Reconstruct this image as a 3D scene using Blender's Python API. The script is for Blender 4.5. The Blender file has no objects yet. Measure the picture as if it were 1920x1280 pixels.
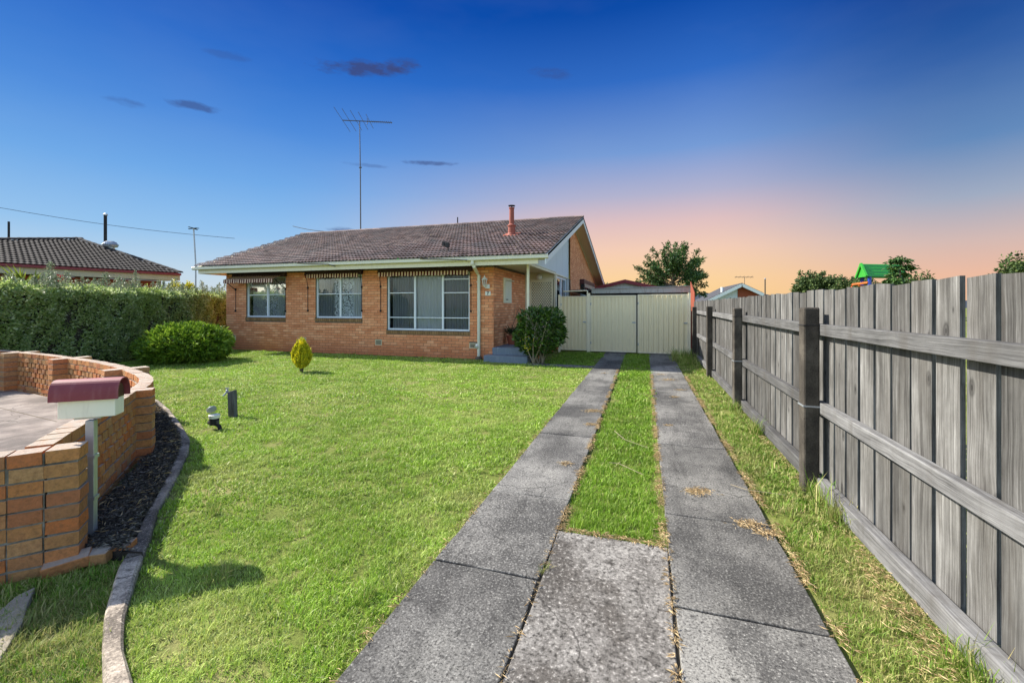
import bpy, math, random
import numpy as np
from mathutils import Vector, Matrix

R = math.radians
SC = bpy.context.scene
COL = SC.collection
random.seed(7)
RNG = np.random.default_rng(11)

# ------------------------------------------------------------------ camera, sky, sun, exposure
H_CAM, FPX, YAW, HORIZ = 1.6, 800.0, 17.2, 573.0
CS, SN = math.cos(R(YAW)), math.sin(R(YAW))
cam = bpy.data.cameras.new("camera")
cam.sensor_width, cam.lens = 36.0, 36.0 * FPX / 1920.0
cam.shift_y = -(640.0 - HORIZ) / 1920.0
cam.clip_start, cam.clip_end = 0.05, 5000.0
camo = bpy.data.objects.new("camera", cam)
camo.location = (0, 0, H_CAM)
camo.rotation_euler = (R(90), 0, R(YAW))
COL.objects.link(camo)
SC.camera = camo
SC.render.engine = 'CYCLES'
SC.cycles.use_denoising = True

EXPO = 1.15
SC.view_settings.view_transform = 'Standard'
SC.view_settings.look = 'None'
SC.view_settings.gamma = 1.0
SC.view_settings.use_curve_mapping = False
SC.view_settings.exposure = EXPO

SUN_EL, SHADOW_DIR = 40.0, -3.0          # shadows run along +X, turned a little towards +Y
sun = bpy.data.lights.new("sun", 'SUN')
sun.energy, sun.angle, sun.color = 4.6, R(0.6), (1.0, 0.95, 0.86)
suno = bpy.data.objects.new("sun", sun)
ldir = Vector((math.cos(R(SHADOW_DIR)) * math.cos(R(SUN_EL)), math.sin(R(SHADOW_DIR)) * math.cos(R(SUN_EL)), -math.sin(R(SUN_EL))))
suno.rotation_euler = ldir.to_track_quat('-Z', 'Y').to_euler()
suno.location = (-20, 0, 30)
COL.objects.link(suno)


def lin(c):
    return tuple((v / 255 / 12.92) if v / 255 <= 0.04045 else ((v / 255 + 0.055) / 1.055) ** 2.4 for v in c)


class NT:
    """tiny node helper"""
    def __init__(s, tree):
        s.t = tree

    def n(s, typ, **kw):
        nd = s.t.nodes.new(typ)
        for k, v in kw.items():
            if k.startswith('i_'):
                nd.inputs[k[2:].replace('_', ' ')].default_value = v
            else:
                setattr(nd, k, v)
        return nd

    def l(s, a, b):
        s.t.links.new(a, b)

    def val(s, sock, v):
        if isinstance(v, (int, float, tuple, list)):
            sock.default_value = v
        else:
            s.l(v, sock)

    def math(s, op, a, b=None, c=None, clamp=False):
        nd = s.t.nodes.new('ShaderNodeMath')
        nd.operation = op
        nd.use_clamp = clamp
        s.val(nd.inputs[0], a)
        if b is not None:
            s.val(nd.inputs[1], b)
        if c is not None:
            s.val(nd.inputs[2], c)
        return nd.outputs[0]

    def mix(s, f, a, b, blend='MIX'):
        nd = s.t.nodes.new('ShaderNodeMix')
        nd.data_type = 'RGBA'
        nd.blend_type = blend
        s.val(nd.inputs[0], f)
        for sk, v in ((nd.inputs[6], a), (nd.inputs[7], b)):
            if isinstance(v, tuple) and len(v) == 3:
                v = v + (1,)
            s.val(sk, v)
        return nd.outputs[2]

    def ramp(s, f, stops, interp='LINEAR'):
        nd = s.t.nodes.new('ShaderNodeValToRGB')
        cr = nd.color_ramp
        cr.interpolation = interp
        while len(cr.elements) < len(stops):
            cr.elements.new(0.5)
        for e, (p, c) in zip(cr.elements, stops):
            e.position = p
            e.color = (c[0], c[1], c[2], 1) if isinstance(c, (tuple, list)) else (c, c, c, 1)
        s.val(nd.inputs[0], f)
        return nd.outputs[0]

    def noise(s, vec, scale, detail=3, rough=0.55):
        nd = s.n('ShaderNodeTexNoise')
        nd.inputs['Scale'].default_value = scale
        nd.inputs['Detail'].default_value = detail
        nd.inputs['Roughness'].default_value = rough
        if vec is not None:
            s.l(vec, nd.inputs['Vector'])
        return nd.outputs[0]

    def mapping(s, vec, scale=(1, 1, 1), loc=None):
        nd = s.n('ShaderNodeMapping')
        s.l(vec, nd.inputs[0])
        nd.inputs['Scale'].default_value = scale
        if loc is not None:
            s.val(nd.inputs['Location'], loc)
        return nd.outputs[0]


world = bpy.data.worlds.new("World")
SC.world = world
world.use_nodes = True
wt = NT(world.node_tree)
world.node_tree.nodes.clear()
tc = wt.n('ShaderNodeTexCoord')
sx = wt.n('ShaderNodeSeparateXYZ')
wt.l(tc.outputs['Generated'], sx.inputs[0])
X_, Y_, Z_ = sx.outputs
el = wt.math('MULTIPLY', wt.math('ARCSINE', wt.math('MINIMUM', wt.math('MAXIMUM', Z_, -1.0), 1.0)), 180 / math.pi)
az = wt.math('MULTIPLY', wt.math('ARCTAN2', X_, Y_), 180 / math.pi)
eln = wt.math('DIVIDE', el, 45.0, clamp=True)


def sk(stops):
    return wt.ramp(eln, [(e / 45.0, lin(c)) for e, c in stops], 'B_SPLINE' if False else 'EASE')


def skl(stops):
    return wt.ramp(eln, [(e / 45.0, lin(c)) for e, c in stops], 'LINEAR')


blue = skl([(0, (214, 222, 226)), (3.5, (196, 218, 234)), (8, (150, 196, 238)), (14, (112, 170, 232)), (20, (78, 140, 220)), (27, (40, 108, 202)), (34, (10, 80, 178)), (45, (4, 64, 160))])
glow = skl([(0, (253, 210, 140)), (3.5, (252, 212, 160)), (7, (245, 206, 182)), (10.5, (224, 193, 193)), (14, (178, 179, 207)), (19, (118, 156, 214)), (27, (50, 108, 196)), (34, (14, 76, 168)), (45, (4, 58, 152))])
dusk = skl([(0, (240, 192, 152)), (3, (236, 188, 162)), (6, (212, 186, 180)), (10, (160, 172, 194)), (15, (98, 138, 188)), (22, (44, 94, 166)), (30, (12, 60, 142)), (45, (2, 44, 122))])
# azimuth weights: the glow sits low above the carport, dusk blue to its right, day blue to its left
daz = wt.math('ABSOLUTE', wt.math('SUBTRACT', az, 6.0))
gl = wt.math('SUBTRACT', 1.0, wt.math('SMOOTH_MIN', 1.0, wt.math('DIVIDE', daz, 34.0), 0.3), clamp=True)
nd = wt.n('ShaderNodeMapRange', interpolation_type='SMOOTHSTEP')
wt.l(az, nd.inputs[0])
nd.inputs[1].default_value, nd.inputs[2].default_value = -48.0, -4.0
leftmix = nd.outputs[0]
nd = wt.n('ShaderNodeMapRange', interpolation_type='SMOOTHSTEP')
wt.l(az, nd.inputs[0])
nd.inputs[1].default_value, nd.inputs[2].default_value = 6.0, 31.0
rightmix = nd.outputs[0]
skyc = wt.mix(leftmix, blue, glow)
skyc = wt.mix(rightmix, skyc, dusk)
# soft mottling
mot = wt.noise(wt.mapping(tc.outputs['Generated'], (3, 3, 9)), 1.0, 4)
skyc = wt.mix(wt.math('MULTIPLY', wt.math('SUBTRACT', mot, 0.45, clamp=True), 0.12), skyc, lin((190, 200, 222)))
# thin dark evening clouds: (azimuth, elevation, half width, half height, strength, tilt)
cn = wt.noise(wt.mapping(tc.outputs['Generated'], (26, 26, 70)), 1.0, 5, 0.6)


def pxdir(x, y):
    a = math.degrees(math.atan((x - 960) / FPX))
    e = math.degrees(math.atan((HORIZ - y) / FPX * math.cos(R(a))))
    return a - YAW, e


for (x, y, w, h, st, tl) in ((690, 128, 6.2, 1.05, 0.85, 0.10), (740, 122, 3.2, 0.85, 0.5, 0.14), (362, 199, 2.6, 0.5, 0.6, 0.05), (236, 193, 1.8, 0.45, 0.35, 0.0),
                             (815, 306, 4.6, 0.32, 0.6, 0.02), (690, 310, 3.5, 0.25, 0.3, 0.0), (1030, 138, 3.2, 0.7, 0.35, -0.1), (430, 105, 2.4, 0.5, 0.25, 0.1), (640, 431, 3.0, 0.4, 0.6, 0.0)):
    a0, e0 = pxdir(x, y)
    da = wt.math('SUBTRACT', az, a0)
    de = wt.math('SUBTRACT', wt.math('SUBTRACT', el, e0), wt.math('MULTIPLY', da, tl))
    q = wt.math('ADD', wt.math('POWER', wt.math('DIVIDE', da, w), 2.0), wt.math('POWER', wt.math('DIVIDE', de, h), 2.0))
    q = wt.math('ADD', q, wt.math('MULTIPLY', wt.math('SUBTRACT', cn, 0.5), 3.2))
    f = wt.math('MULTIPLY', wt.math('POWER', wt.math('SUBTRACT', 1.0, q, clamp=True), 1.3), st)
    skyc = wt.mix(f, skyc, lin((62, 74, 124)))
# daylight sky of the same sun over the rest of the dome
ns = wt.n('ShaderNodeTexSky', sky_type='NISHITA')
ns.sun_disc = False
ns.sun_elevation = R(SUN_EL)
sd_ = -ldir
ns.sun_rotation = math.atan2(sd_.x, sd_.y)
ns.altitude, ns.air_density, ns.dust_density, ns.ozone_density = 20, 1.0, 1.5, 1.0
SKY = 0.15
day = wt.mix(1.0, ns.outputs[0], (SKY * 2 ** EXPO,) * 3, 'MULTIPLY')


def mr(v, a, b):
    q_ = wt.n('ShaderNodeMapRange', interpolation_type='SMOOTHSTEP')
    wt.l(v, q_.inputs[0])
    q_.inputs[1].default_value, q_.inputs[2].default_value = a, b
    return q_.outputs[0]


relaz = wt.math('ABSOLUTE', wt.math('WRAP', wt.math('ADD', az, YAW), 180.0, -180.0))
outw_ = wt.math('MAXIMUM', mr(relaz, 54.0, 105.0), mr(el, 40.0, 75.0))
skyc = wt.mix(outw_, skyc, day)
bgn = wt.n('ShaderNodeBackground')
bgn.inputs[1].default_value = 2.0 ** (-EXPO)
wt.l(skyc, bgn.inputs[0])
wo = wt.n('ShaderNodeOutputWorld')
wt.l(bgn.outputs[0], wo.inputs[0])


# ------------------------------------------------------------------ surveying helpers (photo pixel -> world metres)
def ray(x):
    t = (x - 960) / FPX
    return t * CS - SN, CS + t * SN           # (X per depth, Y per depth)


def gp(x, y, z=0.0):
    d = FPX * (H_CAM - z) / (y - HORIZ)
    a, b = ray(x)
    return (a * d, b * d)


def onY(x, y, Y):
    a, b = ray(x)
    d = Y / b
    return a * d, H_CAM + (HORIZ - y) * d / FPX


def onX(x, y, X):
    a, b = ray(x)
    d = X / a
    return b * d, H_CAM + (HORIZ - y) * d / FPX


# ------------------------------------------------------------------ materials
MATS = {}


def rndsock(n):
    oi = n.n('ShaderNodeObjectInfo')
    at = n.n('ShaderNodeAttribute', attribute_name='rnd')
    return n.math('FRACT', n.math('ADD', oi.outputs['Random'], at.outputs['Fac']))


def newmat(name):
    m = bpy.data.materials.new(name)
    m.use_nodes = True
    m.node_tree.nodes.clear()
    n = NT(m.node_tree)
    out = n.n('ShaderNodeOutputMaterial')
    MATS[name] = m
    return m, n, out


def pbsdf(n, out, col, rough=0.8, spec=0.3, bump=None, bstr=0.3, bdist=0.01, metal=0.0, transl=0.0):
    p = n.n('ShaderNodeBsdfPrincipled')
    n.val(p.inputs['Base Color'], col if not (isinstance(col, tuple) and len(col) == 3) else col + (1,))
    n.val(p.inputs['Roughness'], rough)
    p.inputs['Specular IOR Level'].default_value = spec
    p.inputs['Metallic'].default_value = metal
    if bump is not None:
        b = n.n('ShaderNodeBump')
        b.inputs['Strength'].default_value = bstr
        b.inputs['Distance'].default_value = bdist
        n.l(bump, b.inputs['Height'])
        n.l(b.outputs[0], p.inputs['Normal'])
    if transl > 0:
        t = n.n('ShaderNodeBsdfTranslucent')
        n.val(t.inputs[0], col if not (isinstance(col, tuple) and len(col) == 3) else col + (1,))
        mx = n.n('ShaderNodeMixShader')
        mx.inputs[0].default_value = transl
        n.l(p.outputs[0], mx.inputs[1])
        n.l(t.outputs[0], mx.inputs[2])
        n.l(mx.outputs[0], out.inputs[0])
    else:
        n.l(p.outputs[0], out.inputs[0])
    return p


def pos(n):
    return n.n('ShaderNodeNewGeometry').outputs['Position']


def paint(name, c, rough=0.5, var=0.12, spec=0.4, dirt=0.25, dirtc=(0.16, 0.14, 0.10), metal=0.0, scale=3.0):
    """painted or plain surface with slight unevenness and grime"""
    m, n, out = newmat(name)
    p = pos(n)
    f = n.noise(p, scale, 5, 0.6)
    f2 = n.noise(n.mapping(p, (9, 9, 1.6)), 2.2, 5, 0.65)
    col = n.mix(f, tuple(v * (1 - var) for v in c), tuple(min(1, v * (1 + var)) for v in c))
    col = n.mix(n.math('MULTIPLY', n.math('SUBTRACT', f2, 0.52, clamp=True), dirt * 6, clamp=True), col, dirtc)
    pbsdf(n, out, col, rough, spec, n.noise(p, 60, 3), 0.08, 0.004, metal)
    return m


def brickmat(name, cols, stain=None, speck=0.35, top=None, bs=0.5):
    m, n, out = newmat(name)
    p = pos(n)
    r = rndsock(n)
    col = n.ramp(r, [(i / (len(cols) - 1), c) for i, c in enumerate(cols)])
    f = n.noise(p, 38, 6, 0.7)
    col = n.mix(n.math('MULTIPLY', n.math('SUBTRACT', f, 0.42, clamp=True), speck * 4, clamp=True), col, tuple(v * 0.55 for v in cols[0]))
    f3 = n.noise(p, 7, 4, 0.6)
    col = n.mix(n.math('MULTIPLY', n.math('SUBTRACT', f3, 0.5, clamp=True), 1.2, clamp=True), col, tuple(min(1, v * 1.35) for v in cols[-1]))
    if stain:
        sz = n.n('ShaderNodeSeparateXYZ')
        n.l(p, sz.inputs[0])
        k = n.math('SUBTRACT', stain[0], n.math('ADD', sz.outputs[2], n.math('MULTIPLY', n.math('SUBTRACT', n.noise(p, 1.7, 4), 0.5), 0.6)))
        col = n.mix(n.math('MULTIPLY', k, 1.6, clamp=True), col, stain[1])
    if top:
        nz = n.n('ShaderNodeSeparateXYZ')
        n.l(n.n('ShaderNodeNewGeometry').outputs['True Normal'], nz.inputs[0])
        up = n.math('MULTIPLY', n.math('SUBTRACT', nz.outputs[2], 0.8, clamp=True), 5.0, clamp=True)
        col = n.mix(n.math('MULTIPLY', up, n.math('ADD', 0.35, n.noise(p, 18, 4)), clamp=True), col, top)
    pbsdf(n, out, col, 0.9, 0.15, n.noise(p, 90 if bs < 0.6 else 55, 6, 0.75), bs, 0.006 if bs < 0.6 else 0.014)
    return m


brickmat('house_brick', [(0.62, 0.225, 0.10), (0.79, 0.335, 0.16), (0.69, 0.26, 0.12), (0.90, 0.45, 0.235), (0.74, 0.29, 0.135)], (0.50, (0.52, 0.175, 0.075)), 0.22)
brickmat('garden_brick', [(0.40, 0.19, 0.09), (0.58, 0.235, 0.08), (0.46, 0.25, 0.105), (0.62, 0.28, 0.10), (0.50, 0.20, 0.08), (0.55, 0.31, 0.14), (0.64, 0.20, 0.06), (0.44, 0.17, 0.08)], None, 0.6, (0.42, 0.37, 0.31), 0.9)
brickmat('sill_brick', [(0.20, 0.12, 0.055), (0.33, 0.19, 0.085), (0.26, 0.15, 0.07), (0.38, 0.23, 0.11)], None, 0.5)
brickmat('red_brick', [(0.22, 0.06, 0.035), (0.28, 0.08, 0.045), (0.25, 0.07, 0.04)], None, 0.2)
m, n, out = newmat('mortar')
p = pos(n)
pbsdf(n, out, n.ramp(n.noise(p, 14, 5, 0.65), [(0.3, (0.10, 0.085, 0.065)), (0.55, (0.17, 0.145, 0.115)), (0.75, (0.26, 0.23, 0.19))]), 0.95, 0.1, n.noise(p, 160, 4), 0.6, 0.004)
m, n, out = newmat('garden_mortar')
p = pos(n)
pbsdf(n, out, n.ramp(n.noise(p, 5, 6, 0.7), [(0.35, (0.10, 0.09, 0.07)), (0.50, (0.22, 0.20, 0.165)), (0.62, (0.34, 0.32, 0.28)), (0.76, (0.55, 0.54, 0.51))]), 0.95, 0.1, n.noise(p, 110, 5, 0.7), 0.9, 0.01)


def tilemat(name, cols, lichen, spec=0.25):
    m, n, out = newmat(name)
    p = pos(n)
    r = rndsock(n)
    col = n.ramp(r, [(i / (len(cols) - 1), c) for i, c in enumerate(cols)])
    f = n.noise(p, 22, 6, 0.7)
    col = n.mix(n.math('MULTIPLY', n.math('SUBTRACT', f, 0.5, clamp=True), 3.2, clamp=True), col, lichen)
    f = n.noise(p, 1.3, 4, 0.6)
    col = n.mix(n.math('MULTIPLY', n.math('SUBTRACT', f, 0.45, clamp=True), 2.2, clamp=True), col, tuple(v * 0.62 for v in lichen))
    pbsdf(n, out, col, 0.85, spec, n.noise(p, 70, 4), 0.4, 0.006)


tilemat('roof_tile', [(0.085, 0.056, 0.050), (0.23, 0.148, 0.125), (0.14, 0.098, 0.09), (0.31, 0.21, 0.18), (0.18, 0.135, 0.122)], (0.29, 0.27, 0.255))
tilemat('dark_tile', [(0.026, 0.022, 0.021), (0.050, 0.043, 0.041), (0.034, 0.029, 0.028)], (0.062, 0.056, 0.053), 0.08)
paint('cream', (0.76, 0.71, 0.52), 0.45, 0.06, 0.4, 0.12)
paint('gutter', (0.70, 0.68, 0.54), 0.4, 0.06, 0.4, 0.14)
paint('soffit', (0.70, 0.63, 0.42), 0.7, 0.06, 0.2, 0.1)
paint('pale_panel', (0.60, 0.66, 0.68), 0.6, 0.04, 0.3, 0.08, (0.3, 0.3, 0.28))
paint('barge', (0.66, 0.70, 0.70), 0.5, 0.05, 0.35, 0.15, (0.25, 0.24, 0.2))
paint('white_frame', (0.74, 0.78, 0.82), 0.35, 0.05, 0.5, 0.1, (0.35, 0.35, 0.33))
paint('maroon', (0.06, 0.012, 0.015), 0.5, 0.15)
paint('awning_dark', (0.035, 0.012, 0.014), 0.75, 0.15)
paint('gate_sheet', (0.86, 0.73, 0.46), 0.42, 0.05, 0.45, 0.1)
paint('gate_frame', (0.88, 0.77, 0.54), 0.4, 0.05, 0.45, 0.1)
paint('blue_step', (0.16, 0.20, 0.245), 0.65, 0.16, 0.3, 0.45, (0.33, 0.34, 0.35))
paint('flue', (0.27, 0.075, 0.05), 0.7, 0.2, 0.3, 0.3, (0.2, 0.07, 0.05))
paint('terracotta', (0.36, 0.10, 0.055), 0.7, 0.12)
paint('dark_metal', (0.03, 0.03, 0.033), 0.8, 0.2, 0.1, 0.2)
paint('antenna_metal', (0.06, 0.06, 0.065), 0.45, 0.2, 0.5, 0.2)
paint('galvanised', (0.40, 0.43, 0.46), 0.42, 0.22, 0.5, 0.4, (0.2, 0.2, 0.2), 0.55, 12)
paint('mail_roof', (0.22, 0.045, 0.055), 0.6, 0.16, 0.3, 0.4, (0.30, 0.12, 0.12), 0, 8)
paint('mail_body', (0.84, 0.80, 0.64), 0.55, 0.06, 0.3, 0.22, (0.45, 0.40, 0.30))
paint('off_white', (0.74, 0.74, 0.66), 0.5, 0.05)
paint('door_mesh', (0.22, 0.205, 0.15), 0.8, 0.1)
paint('black', (0.012, 0.012, 0.012), 0.6, 0.1)
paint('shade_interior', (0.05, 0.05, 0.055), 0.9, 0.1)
paint('play_green', (0.03, 0.30, 0.03), 0.4, 0.1)
paint('play_blue', (0.02, 0.05, 0.32), 0.4, 0.1)
paint('play_orange', (0.50, 0.13, 0.03), 0.45, 0.1)
paint('red_steel', (0.22, 0.025, 0.03), 0.5, 0.1)
paint('tan_fascia', (0.50, 0.44, 0.30), 0.6, 0.08)
paint('shed_wall', (0.62, 0.63, 0.58), 0.6, 0.06)
paint('pale_blue', (0.52, 0.58, 0.64), 0.6, 0.05)
paint('dark_roof', (0.05, 0.05, 0.055), 0.7, 0.15)
paint('stained_fence', (0.26, 0.06, 0.03), 0.8, 0.2)
paint('hill_green', (0.035, 0.045, 0.06), 0.9, 0.2, 0.1, 0.1)
paint('carport_fascia', (0.50, 0.50, 0.43), 0.6, 0.12, 0.3, 0.6, (0.22, 0.15, 0.09), 0, 5)
paint('bark', (0.12, 0.095, 0.07), 0.9, 0.3, 0.1, 0.4)
paint('pale_stem', (0.30, 0.25, 0.17), 0.85, 0.25, 0.1, 0.3)
paint('red_flower', (0.55, 0.02, 0.03), 0.6, 0.1)
paint('joint_soil', (0.11, 0.09, 0.06), 0.95, 0.4, 0.1, 0.5, (0.10, 0.08, 0.05), 0, 12)
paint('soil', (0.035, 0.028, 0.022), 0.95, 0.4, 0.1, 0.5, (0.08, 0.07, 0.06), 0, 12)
m, n, out = newmat('lamp_glass')
pbsdf(n, out, (0.75, 0.75, 0.70), 0.25, 0.5)


def woodmat(name, cols, vert=True, knots=True):
    m, n, out = newmat(name)
    tco = n.n('ShaderNodeTexCoord')
    oi = n.n('ShaderNodeObjectInfo')
    off = n.n('ShaderNodeCombineXYZ')
    n.l(n.math('MULTIPLY', oi.outputs['Random'], 37.0), off.inputs[0])
    n.l(n.math('MULTIPLY', oi.outputs['Random'], 91.0), off.inputs[1])
    n.l(n.math('MULTIPLY', oi.outputs['Random'], 53.0), off.inputs[2])
    va = n.n('ShaderNodeVectorMath', operation='ADD')
    n.l(pos(n), va.inputs[0])
    n.l(off.outputs[0], va.inputs[1])
    v = va.outputs[0]
    # wobble so that the grain wanders
    wob = n.noise(n.mapping(v, (1, 1, 1)), 2.3, 2)
    vm = n.n('ShaderNodeVectorMath', operation='ADD')
    cb = n.n('ShaderNodeCombineXYZ')
    n.l(n.math('MULTIPLY', wob, 0.05), cb.inputs[1 if vert else 2])
    n.l(v, vm.inputs[0])
    n.l(cb.outputs[0], vm.inputs[1])
    sc = (120, 120, 1.9) if vert else (120, 1.9, 120)
    g = n.noise(n.mapping(vm.outputs[0], sc), 1.0, 6, 0.65)
    g2 = n.noise(n.mapping(vm.outputs[0], tuple(s * 0.22 if s > 2 else 0.45 for s in sc)), 1.0, 4, 0.6)
    g5 = n.noise(n.mapping(v, (3, 5, 2.2) if vert else (3, 2.2, 5)), 1.0, 5, 0.65)
    f = n.math('ADD', n.math('ADD', n.math('MULTIPLY', g, 0.45), n.math('MULTIPLY', g2, 0.22)), n.math('MULTIPLY', g5, 0.33))
    col = n.ramp(f, [(0.33, cols[0]), (0.45, cols[1]), (0.54, cols[2]), (0.66, cols[3])])
    # dark checks (fine splits)
    g3 = n.noise(n.mapping(vm.outputs[0], tuple(s * 2.4 if s > 2 else 1.6 for s in sc)), 1.0, 3, 0.5)
    col = n.mix(n.math('MULTIPLY', n.math('SUBTRACT', 0.36, g3, clamp=True), 7, clamp=True), col, tuple(v_ * 0.35 for v_ in cols[0]))
    if knots:
        vo = n.n('ShaderNodeTexVoronoi')
        vo.inputs['Scale'].default_value = 1.0
        vo.inputs['Randomness'].default_value = 1.0
        vo.voronoi_dimensions = '2D'
        s3 = n.n('ShaderNodeSeparateXYZ')
        n.l(v, s3.inputs[0])
        c3 = n.n('ShaderNodeCombineXYZ')
        n.l(n.math('MULTIPLY', s3.outputs[1], 4.6), c3.inputs[0])
        n.l(n.math('MULTIPLY', s3.outputs[2], 2.3), c3.inputs[1])
        n.l(c3.outputs[0], vo.inputs['Vector'])
        dd = vo.outputs['Distance']
        ring = n.math('SINE', n.math('MULTIPLY', dd, 90.0))
        spc = n.n('ShaderNodeSeparateColor')
        n.l(vo.outputs['Color'], spc.inputs[0])
        kf = n.math('MULTIPLY', n.math('MULTIPLY', n.math('SUBTRACT', n.math('ADD', 0.04, n.math('MULTIPLY', spc.outputs[1], 0.10)), dd, clamp=True), 14.0, clamp=True), n.math('GREATER_THAN', spc.outputs[0], 0.50))
        col = n.mix(n.math('MULTIPLY', kf, n.math('ADD', 0.62, n.math('MULTIPLY', ring, 0.16))), col, tuple(v_ * 0.5 for v_ in cols[0]))
    br = n.math('ADD', 0.62, n.math('MULTIPLY', oi.outputs['Random'], 0.66))
    hs = n.n('ShaderNodeHueSaturation')
    n.l(br, hs.inputs['Value'])
    n.l(col, hs.inputs['Color'])
    # grey-brown weather streaks
    st = n.noise(n.mapping(v, (6, 6, 0.7)), 1.0, 4, 0.6)
    c2 = n.mix(n.math('MULTIPLY', n.math('SUBTRACT', st, 0.5, clamp=True), 2.2, clamp=True), hs.outputs[0], (0.075, 0.066, 0.055))
    pbsdf(n, out, c2, 0.9, 0.15, f, 0.7, 0.006)


woodmat('paling_wood', [(0.018, 0.017, 0.016), (0.070, 0.067, 0.062), (0.128, 0.124, 0.116), (0.270, 0.265, 0.252)])
woodmat('rail_wood', [(0.03, 0.029, 0.028), (0.10, 0.098, 0.096), (0.155, 0.153, 0.15), (0.25, 0.248, 0.24)], False, False)
woodmat('post_wood', [(0.03, 0.03, 0.03), (0.10, 0.10, 0.10), (0.16, 0.16, 0.158), (0.26, 0.26, 0.25)], True, False)


def concretemat(name, base, dark, light, speck=1.0, spsc=150, stainsc=0.8, crack=0.6):
    m, n, out = newmat(name)
    p = pos(n)
    s1 = n.noise(p, stainsc, 6, 0.65)
    col = n.ramp(s1, [(0.42, dark), (0.5, base), (0.58, light)])
    s2 = n.noise(n.mapping(p, (4.5, 0.7, 1)), 1.0, 6, 0.7)
    col = n.mix(n.math('MULTIPLY', n.math('SUBTRACT', s2, 0.50, clamp=True), 4.2, clamp=True), col, tuple(v * 0.62 for v in dark))
    g = n.noise(p, spsc, 3, 0.8)
    col = n.mix(n.math('MULTIPLY', n.math('SUBTRACT', 0.5, g, clamp=True), 5 * speck, clamp=True), col, tuple(v * 0.30 for v in dark))
    col = n.mix(n.math('MULTIPLY', n.math('SUBTRACT', g, 0.56, clamp=True), 6 * speck, clamp=True), col, tuple(min(1, v * 1.7) for v in light))
    g4 = n.noise(p, spsc * 0.33, 2, 0.6)
    col = n.mix(n.math('MULTIPLY', n.math('SUBTRACT', 0.42, g4, clamp=True), 4 * speck, clamp=True), col, tuple(v * 0.45 for v in dark))
    oi = n.n('ShaderNodeObjectInfo')
    hs = n.n('ShaderNodeHueSaturation')
    n.l(col, hs.inputs['Color'])
    n.l(n.math('ADD', 0.80, n.math('MULTIPLY', oi.outputs['Random'], 0.38)), hs.inputs['Value'])
    col = hs.outputs[0]
    ve = n.n('ShaderNodeTexVoronoi', feature='DISTANCE_TO_EDGE')
    ve.inputs['Scale'].default_value = 0.42
    wv = n.n('ShaderNodeVectorMath', operation='ADD')
    nv = n.n('ShaderNodeTexNoise')
    nv.inputs['Scale'].default_value = 2.2
    nv.inputs['Detail'].default_value = 6
    n.l(p, nv.inputs['Vector'])
    sv = n.n('ShaderNodeVectorMath', operation='SCALE')
    n.l(nv.outputs['Color'], sv.inputs[0])
    sv.inputs['Scale'].default_value = 0.5
    n.l(p, wv.inputs[0])
    n.l(sv.outputs[0], wv.inputs[1])
    n.l(wv.outputs[0], ve.inputs['Vector'])
    ck = n.math('MULTIPLY', n.math('LESS_THAN', ve.outputs['Distance'], 0.0022), n.math('GREATER_THAN', s1, 0.47))
    col = n.mix(n.math('MULTIPLY', ck, crack), col, tuple(v * 0.25 for v in dark))
    vo = n.n('ShaderNodeTexVoronoi')
    vo.inputs['Scale'].default_value = 3.1
    n.l(p, vo.inputs['Vector'])
    spot = n.math('LESS_THAN', vo.outputs['Distance'], 0.028)
    col = n.mix(n.math('MULTIPLY', spot, 0.8), col, (0.012, 0.012, 0.011))
    pbsdf(n, out, col, 0.9, 0.2, g, 0.55, 0.006)


concretemat('drive_concrete', (0.150, 0.144, 0.132), (0.078, 0.075, 0.070), (0.225, 0.216, 0.195), 1.2, 75, 0.7)
concretemat('infill_concrete', (0.165, 0.153, 0.138), (0.098, 0.088, 0.077), (0.245, 0.23, 0.208), 1.2, 50, 1.3)
concretemat('pad_concrete', (0.27, 0.225, 0.195), (0.16, 0.135, 0.12), (0.36, 0.31, 0.27), 0.25)
concretemat('kerb_concrete', (0.30, 0.25, 0.195), (0.15, 0.125, 0.10), (0.44, 0.37, 0.29), 0.8, 70, 3.0)
concretemat('post_concrete', (0.072, 0.062, 0.050), (0.050, 0.043, 0.035), (0.105, 0.092, 0.074), 0.5, 140, 3, 0.0)
concretemat('path_concrete', (0.42, 0.36, 0.27), (0.28, 0.24, 0.18), (0.52, 0.46, 0.36), 0.3)


def leafmat(name, cols, rough=0.5, transl=0.25, spec=0.35, big=None):
    m, n, out = newmat(name)
    r = rndsock(n)
    col = n.ramp(r, [(i / (len(cols) - 1), c) for i, c in enumerate(cols)])
    if big:
        f = n.noise(pos(n), big[0], 4, 0.6)
        col = n.mix(n.math('MULTIPLY', n.math('SUBTRACT', f, big[2] if len(big) > 2 else 0.48, clamp=True), 3.5, clamp=True), col, big[1])
    pbsdf(n, out, col, rough, spec, transl=transl)


def grassmat(name, cols, dry, thr):
    m, n, out = newmat(name)
    r = rndsock(n)
    p = pos(n)
    col = n.ramp(r, [(i / (len(cols) - 1), c) for i, c in enumerate(cols)])
    f = n.noise(p, 1.1, 5, 0.65)
    col = n.mix(n.math('MULTIPLY', n.math('SUBTRACT', f, thr, clamp=True), 3.2, clamp=True), col, dry)
    f2 = n.noise(p, 0.45, 4, 0.6)
    hs = n.n('ShaderNodeHueSaturation')
    n.l(col, hs.inputs['Color'])
    f4 = n.noise(p, 3.2, 4, 0.65)
    n.l(n.math('ADD', 0.02, n.math('ADD', n.math('MULTIPLY', f2, 1.05), n.math('MULTIPLY', f4, 0.95))), hs.inputs['Value'])
    pbsdf(n, out, hs.outputs[0], 0.55, 0.3, transl=0.3)


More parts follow.
